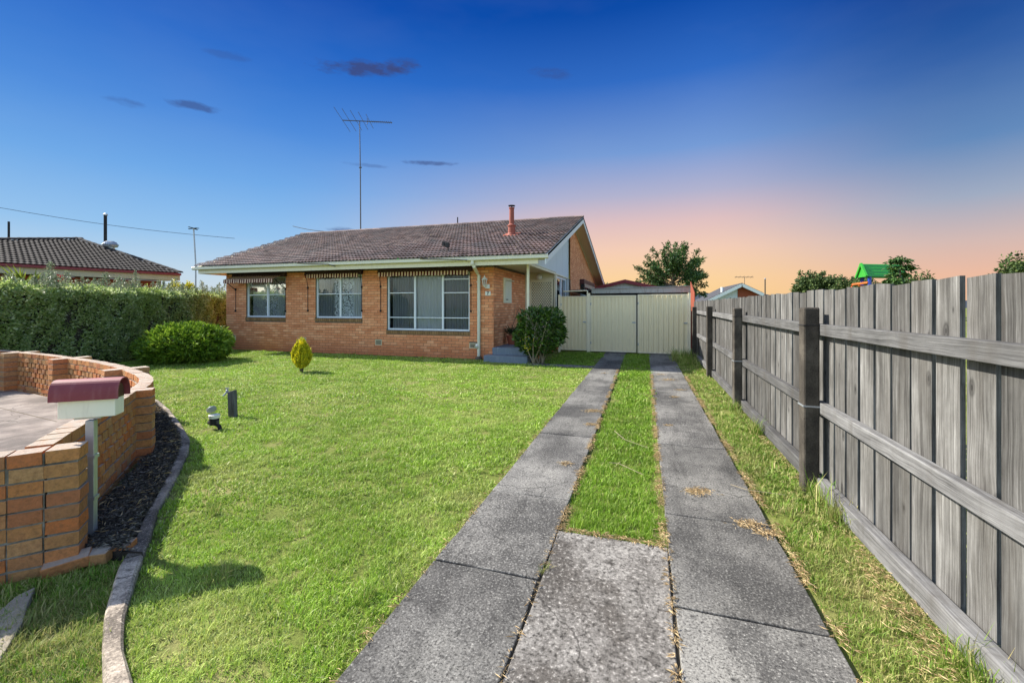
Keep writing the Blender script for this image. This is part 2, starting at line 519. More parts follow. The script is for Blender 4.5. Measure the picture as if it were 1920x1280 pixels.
grassmat('lawn_blade', [(0.13, 0.24, 0.016), (0.30, 0.46, 0.04), (0.20, 0.35, 0.025), (0.40, 0.54, 0.085), (0.25, 0.41, 0.03), (0.60, 0.60, 0.28)], (0.54, 0.53, 0.20), 0.49)
grassmat('lush_blade', [(0.09, 0.19, 0.012), (0.20, 0.35, 0.022), (0.13, 0.26, 0.014), (0.29, 0.43, 0.05), (0.17, 0.31, 0.018), (0.42, 0.42, 0.16)], (0.34, 0.40, 0.08), 0.60)
grassmat('verge_blade', [(0.09, 0.19, 0.012), (0.20, 0.33, 0.03), (0.46, 0.38, 0.17), (0.15, 0.28, 0.02), (0.10, 0.22, 0.014), (0.40, 0.36, 0.14)], (0.46, 0.38, 0.18), 0.50)
leafmat('straw', [(0.58, 0.42, 0.22), (0.68, 0.52, 0.29), (0.48, 0.34, 0.17), (0.74, 0.58, 0.34)], 0.7, 0.1)
leafmat('mulch_chip', [(0.020, 0.018, 0.015), (0.07, 0.060, 0.050), (0.17, 0.15, 0.125), (0.035, 0.031, 0.026), (0.30, 0.265, 0.21), (0.05, 0.044, 0.036)], 0.8, 0.0)
leafmat('hedge_leaf', [(0.10, 0.18, 0.035), (0.32, 0.42, 0.12), (0.55, 0.62, 0.25), (0.20, 0.31, 0.07), (0.80, 0.83, 0.54)], 0.42, 0.42, 0.45, (0.8, (0.33, 0.44, 0.06), 0.5))
leafmat('hedge_sprig', [(0.13, 0.17, 0.09), (0.20, 0.25, 0.14), (0.30, 0.34, 0.22), (0.24, 0.28, 0.17)], 0.4, 0.3, 0.4)
leafmat('round_leaf', [(0.05, 0.12, 0.010), (0.15, 0.27, 0.018), (0.32, 0.44, 0.05), (0.10, 0.20, 0.013)], 0.4, 0.25, 0.4)
leafmat('gold_leaf', [(0.36, 0.38, 0.015), (0.78, 0.66, 0.02), (0.88, 0.74, 0.04), (0.28, 0.34, 0.015), (0.64, 0.58, 0.02)], 0.55, 0.3)
leafmat('glossy_leaf', [(0.022, 0.065, 0.010), (0.06, 0.13, 0.018), (0.16, 0.27, 0.04), (0.035, 0.09, 0.012)], 0.28, 0.12, 0.5)
leafmat('tree_leaf', [(0.035, 0.085, 0.025), (0.08, 0.16, 0.035), (0.05, 0.11, 0.045), (0.14, 0.24, 0.04)], 0.5, 0.2, 0.35)
leafmat('far_leaf', [(0.035, 0.065, 0.022), (0.07, 0.11, 0.032), (0.12, 0.16, 0.045)], 0.6, 0.15, 0.25)
leafmat('yucca_leaf', [(0.22, 0.28, 0.03), (0.32, 0.36, 0.05), (0.16, 0.24, 0.03)], 0.45, 0.3)
leafmat('aloe_leaf', [(0.02, 0.045, 0.018), (0.035, 0.06, 0.025)], 0.4, 0.05)
leafmat('sheer', [(0.34, 0.34, 0.33), (0.34, 0.34, 0.33)], 0.9, 0.3, 0.05)
leafmat('curtain', [(0.80, 0.78, 0.72), (0.80, 0.78, 0.72)], 0.9, 0.3, 0.05)
m, n, out = newmat('lace')
p = pos(n)
vo = n.n('ShaderNodeTexVoronoi')
vo.inputs['Scale'].default_value = 1.0
n.l(n.mapping(p, (11, 1, 5)), vo.inputs['Vector'])
lf = n.math('MULTIPLY', n.math('SINE', n.math('MULTIPLY', vo.outputs['Distance'], 22)), 1.0)
col = n.ramp(n.math('ADD', n.math('MULTIPLY', lf, 0.25), n.noise(n.mapping(p, (14, 1, 9)), 1, 3)), [(0.32, (0.20, 0.20, 0.19)), (0.48, (0.78, 0.77, 0.72)), (0.8, (0.90, 0.89, 0.84))])
pbsdf(n, out, col, 0.9, 0.05)
m, n, out = newmat('glass')
gl_ = n.n('ShaderNodeBsdfGlossy')
gl_.inputs['Roughness'].default_value = 0.02
gl_.inputs['Color'].default_value = (0.9, 0.95, 1, 1)
tr = n.n('ShaderNodeBsdfTransparent')
tr.inputs[0].default_value = (0.84, 0.87, 0.90, 1)
fr = n.n('ShaderNodeFresnel')
fr.inputs[0].default_value = 1.45
mx = n.n('ShaderNodeMixShader')
n.l(n.math('MULTIPLY', fr.outputs[0], 0.42, clamp=True), mx.inputs[0])
n.l(tr.outputs[0], mx.inputs[1])
n.l(gl_.outputs[0], mx.inputs[2])
n.l(mx.outputs[0], out.inputs[0])
m, n, out = newmat('awning_stripe')
sp = n.n('ShaderNodeSeparateXYZ')
n.l(pos(n), sp.inputs[0])
k = n.math('GREATER_THAN', n.math('FRACT', n.math('MULTIPLY', sp.outputs[0], 1 / 0.105)), 0.52)
pbsdf(n, out, n.mix(k, (0.10, 0.016, 0.016), (0.78, 0.58, 0.42)), 0.85, 0.1, transl=0.15)
m, n, out = newmat('gable_stripe')
sp = n.n('ShaderNodeSeparateXYZ')
n.l(pos(n), sp.inputs[0])
k = n.math('GREATER_THAN', n.math('FRACT', n.math('MULTIPLY', sp.outputs[1], 1 / 0.2)), 0.52)
pbsdf(n, out, n.mix(k, (0.10, 0.016, 0.016), (0.78, 0.58, 0.42)), 0.85, 0.1)
m, n, out = newmat('ground_soil')
p = pos(n)
f = n.noise(p, 1.2, 6, 0.65)
col = n.ramp(f, [(0.3, (0.09, 0.11, 0.025)), (0.5, (0.15, 0.18, 0.04)), (0.66, (0.24, 0.22, 0.09))])
f = n.noise(p, 45, 4, 0.7)
col = n.mix(n.math('MULTIPLY', n.math('SUBTRACT', 0.5, f, clamp=True), 3, clamp=True), col, (0.035, 0.04, 0.012))
pbsdf(n, out, col, 0.95, 0.1, f, 0.6, 0.02)


# ------------------------------------------------------------------ mesh helpers
ORG = {}


class MB:
    def __init__(s):
        s.v, s.f, s.r = [], [], []

    def add(s, vs, fs, rnd=0.0):
        b = len(s.v)
        s.v.extend(tuple(v) for v in vs)
        for f in fs:
            s.f.append(tuple(i + b for i in f))
            s.r.append(rnd)
        return s

    def box(s, x0, x1, y0, y1, z0, z1, rnd=0.0):
        return s.add([(x, y, z) for z in (z0, z1) for x, y in ((x0, y0), (x1, y0), (x1, y1), (x0, y1))],
                     [(3, 2, 1, 0), (4, 5, 6, 7), (0, 1, 5, 4), (1, 2, 6, 5), (2, 3, 7, 6), (3, 0, 4, 7)], rnd)

    def hexa(s, p8, rnd=0.0):
        return s.add(p8, [(3, 2, 1, 0), (4, 5, 6, 7), (0, 1, 5, 4), (1, 2, 6, 5), (2, 3, 7, 6), (3, 0, 4, 7)], rnd)

    def bar(s, a, b, w, h, up=(0, 0, 1), rnd=0.0):
        a, b = Vector(a), Vector(b)
        d = (b - a).normalized()
        sd = d.cross(Vector(up))
        sd = (sd.normalized() if sd.length > 1e-5 else Vector((1, 0, 0))) * (w / 2)
        u = sd.cross(d).normalized() * (h / 2)
        return s.hexa([a - sd - u, a + sd - u, b + sd - u, b - sd - u, a - sd + u, a + sd + u, b + sd + u, b - sd + u], rnd)

    def tube(s, pts, r, n=8, caps=True, rnd=0.0):
        pts = [Vector(p) for p in pts]
        rs = r if isinstance(r, (list, tuple)) else [r] * len(pts)
        b = len(s.v)
        for i, p in enumerate(pts):
            d = (pts[min(i + 1, len(pts) - 1)] - pts[max(i - 1, 0)]).normalized()
            ref = Vector((0, 0, 1)) if abs(d.z) < 0.9 else Vector((1, 0, 0))
            u = d.cross(ref).normalized()
            w = u.cross(d).normalized()
            for k in range(n):
                a = 2 * math.pi * k / n
                s.v.append(tuple(p + (u * math.cos(a) + w * math.sin(a)) * rs[i]))
        for i in range(len(pts) - 1):
            for k in range(n):
                k2 = (k + 1) % n
                s.f.append((b + i * n + k, b + i * n + k2, b + (i + 1) * n + k2, b + (i + 1) * n + k))
                s.r.append(rnd)
        if caps:
            s.f.append(tuple(b + k for k in range(n)))
            s.f.append(tuple(b + (len(pts) - 1) * n + k for k in reversed(range(n))))
            s.r += [rnd, rnd]
        return s

    def lathe(s, prof, c, n=16, rnd=0.0):
        b = len(s.v)
        for r, z in prof:
            for k in range(n):
                a = 2 * math.pi * k / n
                s.v.append((c[0] + r * math.cos(a), c[1] + r * math.sin(a), c[2] + z))
        for i in range(len(prof) - 1):
            for k in range(n):
                k2 = (k + 1) % n
                s.f.append((b + i * n + k, b + i * n + k2, b + (i + 1) * n + k2, b + (i + 1) * n + k))
                s.r.append(rnd)
        return s

    def prism(s, poly, z0, z1, rnd=0.0):
        k = len(poly)
        return s.add([(p[0], p[1], z0) for p in poly] + [(p[0], p[1], z1) for p in poly],
                     [tuple(reversed(range(k))), tuple(range(k, 2 * k))] + [(i, (i + 1) % k, k + (i + 1) % k, k + i) for i in range(k)], rnd)

    def mesh(s, name, off=(0, 0, 0)):
        me = bpy.data.meshes.new(name)
        ox, oy, oz = off
        me.from_pydata([(v[0] - ox, v[1] - oy, v[2] - oz) for v in s.v], [], s.f)
        if any(s.r):
            a = me.attributes.new('rnd', 'FLOAT', 'FACE')
            a.data.foreach_set('value', s.r)
        me.update()
        return me

    def build(s, name, mat, parent=None, base=None, bevel=0.0, smooth=False, kind=None):
        if parent is not None:
            off = ORG[parent.name]
        else:
            off = base if base is not None else (0, 0, 0)
        me = s.mesh(name, off)
        me.materials.append(MATS[mat])
        if smooth:
            me.polygons.foreach_set('use_smooth', [True] * len(me.polygons))
        o = bpy.data.objects.new(name, me)
        COL.objects.link(o)
        if parent is not None:
            o.parent = parent
        else:
            o.location = off
        ORG[o.name] = off
        if kind:
            o['kind'] = kind
        if bevel > 0:
            bm = o.modifiers.new('bevel', 'BEVEL')
            bm.width, bm.segments, bm.limit_method = bevel, 2, 'ANGLE'
        return o


def tag(o, label=None, cat=None, group=None, kind=None):
    if label:
        o['label'] = label
    if cat:
        o['category'] = cat
    if group:
        o['group'] = group
    if kind:
        o['kind'] = kind
    return o


def thing(name, loc, label, cat, group=None):
    o = bpy.data.objects.new(name, None)
    o.empty_display_size = 0.1
    COL.objects.link(o)
    o.location = loc
    ORG[o.name] = tuple(loc)
    return tag(o, label, cat, group)


def piece(name, me, parent, loc, rotz=0.0, scale=None, rot=None):
    o = bpy.data.objects.new(name, me)
    COL.objects.link(o)
    o.parent = parent
    g = ORG[parent.name]
    o.location = (loc[0] - g[0], loc[1] - g[1], loc[2] - g[2])
    o.rotation_euler = rot if rot is not None else (0, 0, rotz)
    if scale:
        o.scale = scale
    ORG[o.name] = tuple(loc)
    return o


def np_object(name, V, F, rnd, mat, parent=None, base=(0, 0, 0), smooth=False, link=True, kind=None):
    V = np.asarray(V, float)
    off = ORG[parent.name] if parent is not None else base
    V = V - np.array(off)
    F = np.asarray(F, np.int32)
    k = F.shape[1]
    me = bpy.data.meshes.new(name)
    me.vertices.add(len(V))
    me.vertices.foreach_set('co', V.astype(np.float32).ravel())
    me.loops.add(F.size)
    me.loops.foreach_set('vertex_index', F.ravel())
    me.polygons.add(len(F))
    me.polygons.foreach_set('loop_start', np.arange(0, F.size, k, dtype=np.int32))
    me.polygons.foreach_set('loop_total', np.full(len(F), k, np.int32))
    a = me.attributes.new('rnd', 'FLOAT', 'FACE')
    a.data.foreach_set('value', np.asarray(rnd, np.float32))
    me.update(calc_edges=True)
    me.materials.append(MATS[mat])
    if smooth:
        me.polygons.foreach_set('use_smooth', [True] * len(F))
    o = bpy.data.objects.new(name, me)
    if link:
        COL.objects.link(o)
        if parent is not None:
            o.parent = parent
        else:
            o.location = off
    ORG[o.name] = off
    if kind:
        o['kind'] = kind
    return o


def unit(a):
    return a / np.maximum(np.linalg.norm(a, axis=1, keepdims=True), 1e-9)


def leaf_quads(P, D, L, W, rng, roll=1.0, droop=0.25):
    """diamond leaves: base at P, pointing along D"""
    n_ = len(P)
    D = unit(D)
    ref = rng.normal(size=(n_, 3)) * roll + np.array([0, 0, 1.0])
    S = unit(np.cross(D, ref))
    N = np.cross(S, D)
    L = np.asarray(L).reshape(-1, 1)
    W = np.asarray(W).reshape(-1, 1)
    a = P
    b = P + D * L * 0.5 + S * W * 0.5 + N * L * 0.06
    c = P + D * L - N * L * droop
    d = P + D * L * 0.5 - S * W * 0.5 + N * L * 0.06
    V = np.stack([a, b, c, d], 1).reshape(-1, 3)
    i = np.arange(n_) * 4
    F = np.concatenate([np.stack([i, i + 1, i + 2], 1), np.stack([i, i + 2, i + 3], 1)])
    r = rng.random(n_)
    return V, F, np.concatenate([r, r])


def inpoly(P, poly):
    x, y = P[:, 0], P[:, 1]
    ins = np.zeros(len(P), bool)
    k = len(poly)
    for i in range(k):
        x1, y1 = poly[i]
        x2, y2 = poly[(i + 1) % k]
        c = ((y1 > y) != (y2 > y)) & (x < (x2 - x1) * (y - y1) / (y2 - y1 + 1e-12) + x1)
        ins ^= c
    return ins


def polyarea_pts(poly, dens, rng):
    a = np.array(poly)
    lo, hi = a.min(0), a.max(0)
    n_ = int(dens * (hi[0] - lo[0]) * (hi[1] - lo[1]))
    P = lo + rng.random((n_, 2)) * (hi - lo)
    return P[inpoly(P, poly)]


# ------------------------------------------------------------------ ground, hills
g = MB().add([(-600, -200, -0.02), (600, -200, -0.02), (600, 900, -0.02), (-600, 900, -0.02)], [(0, 1, 2, 3)])
o = g.build('ground', 'ground_soil')
tag(o, 'grassy earth under lawn, garden and houses', kind='structure')
hv, hf = [], []
NX = 60
for i in range(NX):
    x = 40 + i * 7.0
    yb = 430
    hh = 4 + 9.5 * (0.5 + 0.5 * math.sin(i * 0.16 + 0.4)) + 1.8 * math.sin(i * 0.5) + 1.0 * math.sin(i * 1.7)
    hv += [(x, yb - 60, -0.5), (x, yb, hh), (x, yb + 120, -0.5)]
for i in range(NX - 1):
    b = i * 3
    hf += [(b, b + 3, b + 4, b + 1), (b + 1, b + 4, b + 5, b + 2)]
o = MB().add(hv, hf).build('hills', 'hill_green', smooth=True)
tag(o, 'low dark hills on the far horizon', kind='structure')

# ------------------------------------------------------------------ driveway: two strips of slabs with a grass median and an infill slab
XL0, XL1, XR0, XR1 = -1.25, -0.585, 0.155, 0.865
drive = MB().prism([(-1.24, -1.5), (0.855, -1.5), (0.855, 20.0), (0.17, 20.0), (0.17, 2.95), (-0.60, 2.95), (-0.60, 20.0), (-1.24, 20.0)], -0.06, -0.001).build('driveway', 'joint_soil', base=(0, 0, 0))
tag(drive, 'weathered grey concrete driveway of two wheel strips', kind='structure')
JY = [-1.5, 0.2, 1.32, 2.41, 3.47, 5.2, 6.87, 8.55, 10.25, 11.95, 13.6, 15.3, 17.0, 20.0]


def slab(x0, x1, y0, y1, mat, seed):
    r = random.Random(seed)
    # slightly uneven plan outline
    def edge(ax, ay, bx_, by_, k):
        return [(ax + (bx_ - ax) * i / k + r.uniform(-0.006, 0.006), ay + (by_ - ay) * i / k + r.uniform(-0.004, 0.004)) for i in range(k)]
    poly = edge(x0, y0, x1, y0, 4) + edge(x1, y0, x1, y1, 6) + edge(x1, y1, x0, y1, 4) + edge(x0, y1, x0, y0, 6)
    dz = r.uniform(-0.003, 0.004)
    return MB().prism(poly, -0.05, 0.012 + dz).build('slab', mat, drive, bevel=0.006)


for i in range(len(JY) - 1):
    slab(XL0, XL1, JY[i] + 0.006, JY[i + 1] - 0.006, 'drive_concrete', i)
    slab(XR0, XR1, JY[i] + 0.006, JY[i + 1] - 0.006, 'drive_concrete', 40 + i)
slab(XL1 + 0.012, XR0 - 0.012, -1.5, 2.98, 'infill_concrete', 99)
# short cross path in front of the porch
o = MB().prism([(-3.05, 11.22), (-1.27, 11.14), (-1.27, 11.42), (-3.05, 11.5)], -0.03, 0.008).build('path', 'drive_concrete', base=(0, 0, 0), bevel=0.006)
tag(o, 'narrow concrete path from porch steps to driveway', kind='structure')

# ------------------------------------------------------------------ garden wall geometry in plan
WA, WB = Vector((-3.62, 1.763)), Vector((-4.98, 3.03))
A2 = Vector((-3.95, 2.07))


def curve_pts(cps, step):
    """Catmull-Rom through control points, resampled"""
    c = [Vector(p) for p in cps]
    c = [c[0] * 2 - c[1]] + c + [c[-1] * 2 - c[-2]]
    pts = []
    for i in range(1, len(c) - 2):
        for k in range(40):
            t = k / 40
            p0, p1, p2, p3 = c[i - 1], c[i], c[i + 1], c[i + 2]
            pts.append(0.5 * ((2 * p1) + (p2 - p0) * t + (2 * p0 - 5 * p1 + 4 * p2 - p3) * t * t + (3 * p1 - p0 - 3 * p2 + p3) * t ** 3))
    pts.append(c[-2])
    out_, acc = [pts[0]], 0.0
    for a, b in zip(pts, pts[1:]):
        seg = (b - a).length
        while acc + seg >= step and seg > 1e-9:
            k = (step - acc) / seg
            a = a + (b - a) * k
            out_.append(a)
            seg = (b - a).length
            acc = 0.0
        acc += seg
    return out_


CURVE = [(-5.02, 3.06), (-5.75, 3.62), (-6.96, 4.12), (-8.1, 4.45), (-9.18, 4.66), (-10.2, 4.84), (-11.2, 4.95), (-12.3, 5.05), (-13.2, 5.1)]
wallN = Vector((0.68, 0.73))            # outward (lawn side) normal of the straight panel

# kerb edging between garden bed and lawn
kout = [gp(*p) for p in ((262, 1320), (249, 1280), (231.6, 1221), (234.6, 1161), (258, 1078), (282, 1013), (298, 957), (331, 900), (354, 848), (357, 826), (340, 797), (318, 769), (298, 752), (277, 744), (262, 741))]
kin = [gp(*p) for p in ((198, 1320), (191.5, 1280), (190, 1220), (194.5, 1158), (220, 1072), (250, 1020), (270, 975), (309, 905), (332, 853), (334.6, 826), (320.6, 796), (298, 767), (285, 759), (270, 752), (256, 749))]


def smooth_poly(pl, step=0.06):
    return [tuple(p) for p in curve_pts(pl, step)]


# ------------------------------------------------------------------ grass
def blade_patch(name, n_, rad, h, w, mat, seed, lean=1.0, droop=0.5, drymix=0.0):
    rng = np.random.default_rng(seed)
    a = rng.random(n_) * 2 * np.pi
    rr = rad * np.sqrt(rng.random(n_))
    P = np.stack([rr * np.cos(a), rr * np.sin(a), np.full(n_, -0.004)], 1)
    th = rng.random(n_) * 2 * np.pi
    ln = rng.random(n_) * lean
    hh = h * (0.55 + 0.75 * rng.random(n_))
    D = np.stack([np.cos(th) * ln, np.sin(th) * ln, np.ones(n_)], 1)
    D = unit(D)
    S = np.stack([-np.sin(th + rng.normal(size=n_) * 0.6), np.cos(th + rng.normal(size=n_) * 0.6), np.zeros(n_)], 1)
    hw = (w * (0.6 + 0.7 * rng.random(n_)) * 0.5)[:, None]
    mid = P + D * hh[:, None] * 0.55
    tip = P + D * hh[:, None] + np.stack([np.cos(th), np.sin(th), -0.5 * np.ones(n_)], 1) * (hh * droop * rng.random(n_))[:, None]
    V = np.stack([P - S * hw, P + S * hw, mid + S * hw * 0.85, mid - S * hw * 0.85, tip], 1).reshape(-1, 3)
    i = np.arange(n_) * 5
    F = np.concatenate([np.stack([i, i + 1, i + 2], 1), np.stack([i, i + 2, i + 3], 1), np.stack([i + 3, i + 2, i + 4], 1)])
    r = rng.random(n_)
    return np_object(name, V, F, np.concatenate([r, r, r]), mat, link=False)


def instanced(name, pts, rots, scl, var, protos, mat, label, kind='stuff'):
    me = bpy.data.meshes.new(name)
    me.vertices.add(len(pts))
    me.vertices.foreach_set('co', np.asarray(pts, np.float32).ravel())
    a = me.attributes.new('rot', 'FLOAT_VECTOR', 'POINT')
    a.data.foreach_set('vector', np.asarray(rots, np.float32).ravel())
    a = me.attributes.new('scl', 'FLOAT', 'POINT')
    a.data.foreach_set('value', np.asarray(scl, np.float32))
    a = me.attributes.new('var', 'INT', 'POINT')
    a.data.foreach_set('value', np.asarray(var, np.int32))
    me.update()
    o = bpy.data.objects.new(name, me)
    COL.objects.link(o)
    tag(o, label, kind=kind)
    ng = bpy.data.node_groups.new(name, 'GeometryNodeTree')
    ng.interface.new_socket('Geometry', in_out='INPUT', socket_type='NodeSocketGeometry')
    ng.interface.new_socket('Geometry', in_out='OUTPUT', socket_type='NodeSocketGeometry')
    N = ng.nodes
    gi, go = N.new('NodeGroupInput'), N.new('NodeGroupOutput')
    jn = N.new('GeometryNodeJoinGeometry')

    def attr(nm, ty):
        q = N.new('GeometryNodeInputNamedAttribute')
        q.data_type = ty
        q.inputs[0].default_value = nm
        return q.outputs[0]
    e2r = N.new('FunctionNodeEulerToRotation')
    ng.links.new(attr('rot', 'FLOAT_VECTOR'), e2r.inputs[0])
    sc_, va_ = attr('scl', 'FLOAT'), attr('var', 'INT')
    for k, pr in enumerate(protos):
        oi = N.new('GeometryNodeObjectInfo')
        oi.inputs['Object'].default_value = pr
        cmp_ = N.new('FunctionNodeCompare')
        cmp_.data_type, cmp_.operation = 'INT', 'EQUAL'
        ng.links.new(va_, cmp_.inputs[2])
        cmp_.inputs[3].default_value = k
        ip = N.new('GeometryNodeInstanceOnPoints')
        ng.links.new(gi.outputs[0], ip.inputs['Points'])
        ng.links.new(cmp_.outputs[0], ip.inputs['Selection'])
        ng.links.new(oi.outputs['Geometry'], ip.inputs['Instance'])
        ng.links.new(e2r.outputs[0], ip.inputs['Rotation'])
        ng.links.new(sc_, ip.inputs['Scale'])
        ng.links.new(ip.outputs[0], jn.inputs[0])
    ng.links.new(jn.outputs[0], go.inputs[0])
    mod = o.modifiers.new('scatter', 'NODES')
    mod.node_group = ng
    return o


def lod_grass(name, polys, mat, label, h=0.042, dens=1.0, seed=5, tall=0.0, holes=()):
    rng = np.random.default_rng(seed)
    protos, P, V = [], [], []
    lods = ((0.0, 3.6, 430, 38, 0.052, 0.0036, 1.0), (3.6, 7.0, 180, 36, 0.085, 0.0072, 1.0), (7.0, 60.0, 62, 34, 0.14, 0.014, 0.95))
    for li, (d0, d1, dn, nb, rad, w, hs) in enumerate(lods):
        for v in range(3):
            protos.append(blade_patch(f'{name}_blades', nb, rad, h * hs, w, mat, seed * 100 + li * 10 + v))
        for poly in polys:
            q = polyarea_pts(poly, dn * dens, rng)
            d = np.hypot(q[:, 0], q[:, 1]) + rng.normal(size=len(q)) * 0.35
            q = q[(d >= d0) & (d < d1)]
            for hole in holes:
                if len(q):
                    q = q[np.hypot((q[:, 0] - hole[0]), (q[:, 1] - hole[1])) > hole[2] * (0.7 + 0.6 * rng.random(len(q)))]
            P.append(q)
            V.append(li * 3 + rng.integers(0, 3, len(q)))
    P = np.concatenate(P)
    V = np.concatenate(V)
    # uneven mowing: height follows slow waves
    s = 0.78 + 0.26 * rng.random(len(P)) + 0.10 * np.sin(P[:, 0] * 1.9 + 1.3 * np.sin(P[:, 1] * 1.1)) * np.sin(P[:, 1] * 1.7 + 0.6)
    s += (rng.random(len(P)) < 0.012) * 0.6
    rot = np.stack([rng.normal(size=len(P)) * 0.12, rng.normal(size=len(P)) * 0.12, rng.random(len(P)) * 6.283], 1)
    P3 = np.concatenate([P, np.full((len(P), 1), -0.016)], 1)
    return instanced(name, P3, rot, s, V, protos, mat, label)


ko = smooth_poly(kout)
ki = smooth_poly(kin)
EDGE = 0.035
lawn_poly = [(XL0 - EDGE, 0.2), (XL0 - EDGE, 11.1), (-4.32, 11.42), (-4.36, 11.88), (-14.9, 11.9), (-15.75, 12.2), (-14.15, 8.2), (-13.1, 5.25)] + \
            [(p[0] + 0.0, p[1] + 0.16) for p in reversed(CURVE[1:-1])] + [tuple(p) for p in reversed(ko[1:])] + [(-2.0, 0.2)]
lod_grass('lawn_grass', [lawn_poly], 'lawn_blade', 'short bright green mown lawn in front of the brick house', 0.033, 1.35, 5, holes=[(-5.35, 4.14, 0.16)])
med_poly = [(XL1 + 0.05, 3.03), (XR0 - 0.055, 3.03), (XR0 - 0.05, 14.7), (XL1 + 0.0, 14.7)]
lod_grass('median_grass', [med_poly], 'lush_blade', 'strip of thick green grass between the two driveway strips', 0.05, 1.5, 6, holes=[(-0.2, 11.3, 0.25)])
verge_poly = [(XR1 + 0.06, 0.6), (1.42, 0.6), (1.46, 14.7), (XR1 + 0.03, 14.7)]
side_poly = [(-2.7, 11.55), (-1.29, 11.48), (-1.29, 14.7), (-2.75, 14.7)]
lod_grass('verge_grass', [verge_poly], 'verge_blade', 'patchy grass with straw along the foot of the paling fence', 0.048, 1.15, 7)
lod_grass('side_grass', [side_poly], 'lush_blade', 'shaded green grass between porch shrub and driveway gate', 0.055, 1.2, 8)
fore_poly = [tuple(p) for p in ki[:14]] + [(-3.05, 1.86), (-3.30, 1.66), (-3.55, 1.42), (-4.2, 0.9), (-3.0, 0.55), (-2.05, 0.55)]
lod_grass('kerb_grass', [fore_poly], 'verge_blade', 'grass wedge between brick wall, kerb edging and path corner', 0.055, 1.1, 9)


def strewn(name, segs, mat, label, n_per, L, W, spread, seed, zlift=0.016, upness=0.25, parent=None):
    """loose stalks strewn along polylines or in blobs: segs = (x0,y0,x1,y1,weight)"""
    rng = np.random.default_rng(seed)
    P, D = [], []
    for (x0, y0, x1, y1, wgt, sp) in segs:
        n_ = int(n_per * wgt)
        t = rng.random(n_)
        # clumpy density
        keep = (np.sin(t * 37 + seed) * np.sin(t * 91 + 2 * seed) + rng.random(n_) * 1.4) > 0.75
        t = t[keep]
        n_ = len(t)
        q = np.stack([x0 + (x1 - x0) * t + rng.normal(size=n_) * sp * spread, y0 + (y1 - y0) * t + rng.normal(size=n_) * sp * spread, zlift + rng.random(n_) * 0.012], 1)
        P.append(q)
        th = rng.random(n_) * 6.283
        D.append(np.stack([np.cos(th), np.sin(th), (rng.random(n_) - 0.3) * upness], 1))
    P, D = np.concatenate(P), np.concatenate(D)
    V, F, r = leaf_quads(P, D, L * (0.4 + 1.1 * rng.random(len(P))), W * (0.6 + 0.8 * rng.random(len(P))), rng, 0.5, 0.1)
    o = np_object(name, V, F, r, mat)
    return tag(o, label, kind='stuff')


strewn('dry_clippings', [(XL1 + 0.02, 3.0, XL1 - 0.03, 11.0, 1.6, 0.8), (XR0 - 0.03, 1.0, XR0 - 0.01, 3.0, 0.25, 0.35), (XR0 - 0.03, 3.0, XR0 + 0.01, 10.5, 2.0, 0.9), (XL1, 3.0, XR0, 2.99, 0.30, 0.7),
                         (XR1 + 0.03, 0.7, XR1 + 0.03, 10.5, 2.2, 1.0), (XL0 - 0.01, 0.5, XL0 - 0.01, 6.0, 0.35, 0.6), (XL1 + 0.006, 0.6, XL1 + 0.006, 3.0, 0.14, 0.25),
                         (XR1 + 0.2, 0.8, XR1 + 0.45, 3.2, 0.55, 4.0), (1.34, 0.8, 1.36, 6.0, 0.5, 1.6)], 'straw', 'dry straw coloured clippings along driveway edges', 3000, 0.036, 0.0026, 0.014, 31, upness=0.12)
blobs = [(0.44, 3.93, 0.075, 0.9), (0.72, 3.46, 0.07, 0.6), (0.82, 3.36, 0.05, 0.4), (-0.73, 6.5, 0.10, 0.7), (-0.67, 5.75, 0.06, 0.4), (-0.75, 4.25, 0.05, 0.25), (0.5, 7.9, 0.05, 0.25), (0.48, 9.7, 0.14, 0.5), (0.65, 8.6, 0.07, 0.25), (0.35, 10.4, 0.1, 0.25), (-0.9, 10.2, 0.05, 0.12), (0.3, 6.0, 0.04, 0.12)]
strewn('straw_patches', [(x - s * 0.9, y - s * 0.3, x + s * 0.9, y + s * 0.4, w, s / 0.04) for x, y, s, w in blobs], 'straw', 'small heaps of pale dry clippings lying on the concrete strips', 900, 0.032, 0.0035, 0.02, 33, upness=0.1)

# ------------------------------------------------------------------ paling fence
fence = thing('paling_fence', (1.5, 8.0, 0), 'weathered grey timber paling fence with dark concrete posts along driveway', 'fence')


def fx(y):
    return 1.475 + (y - 2.5) * 0.0085


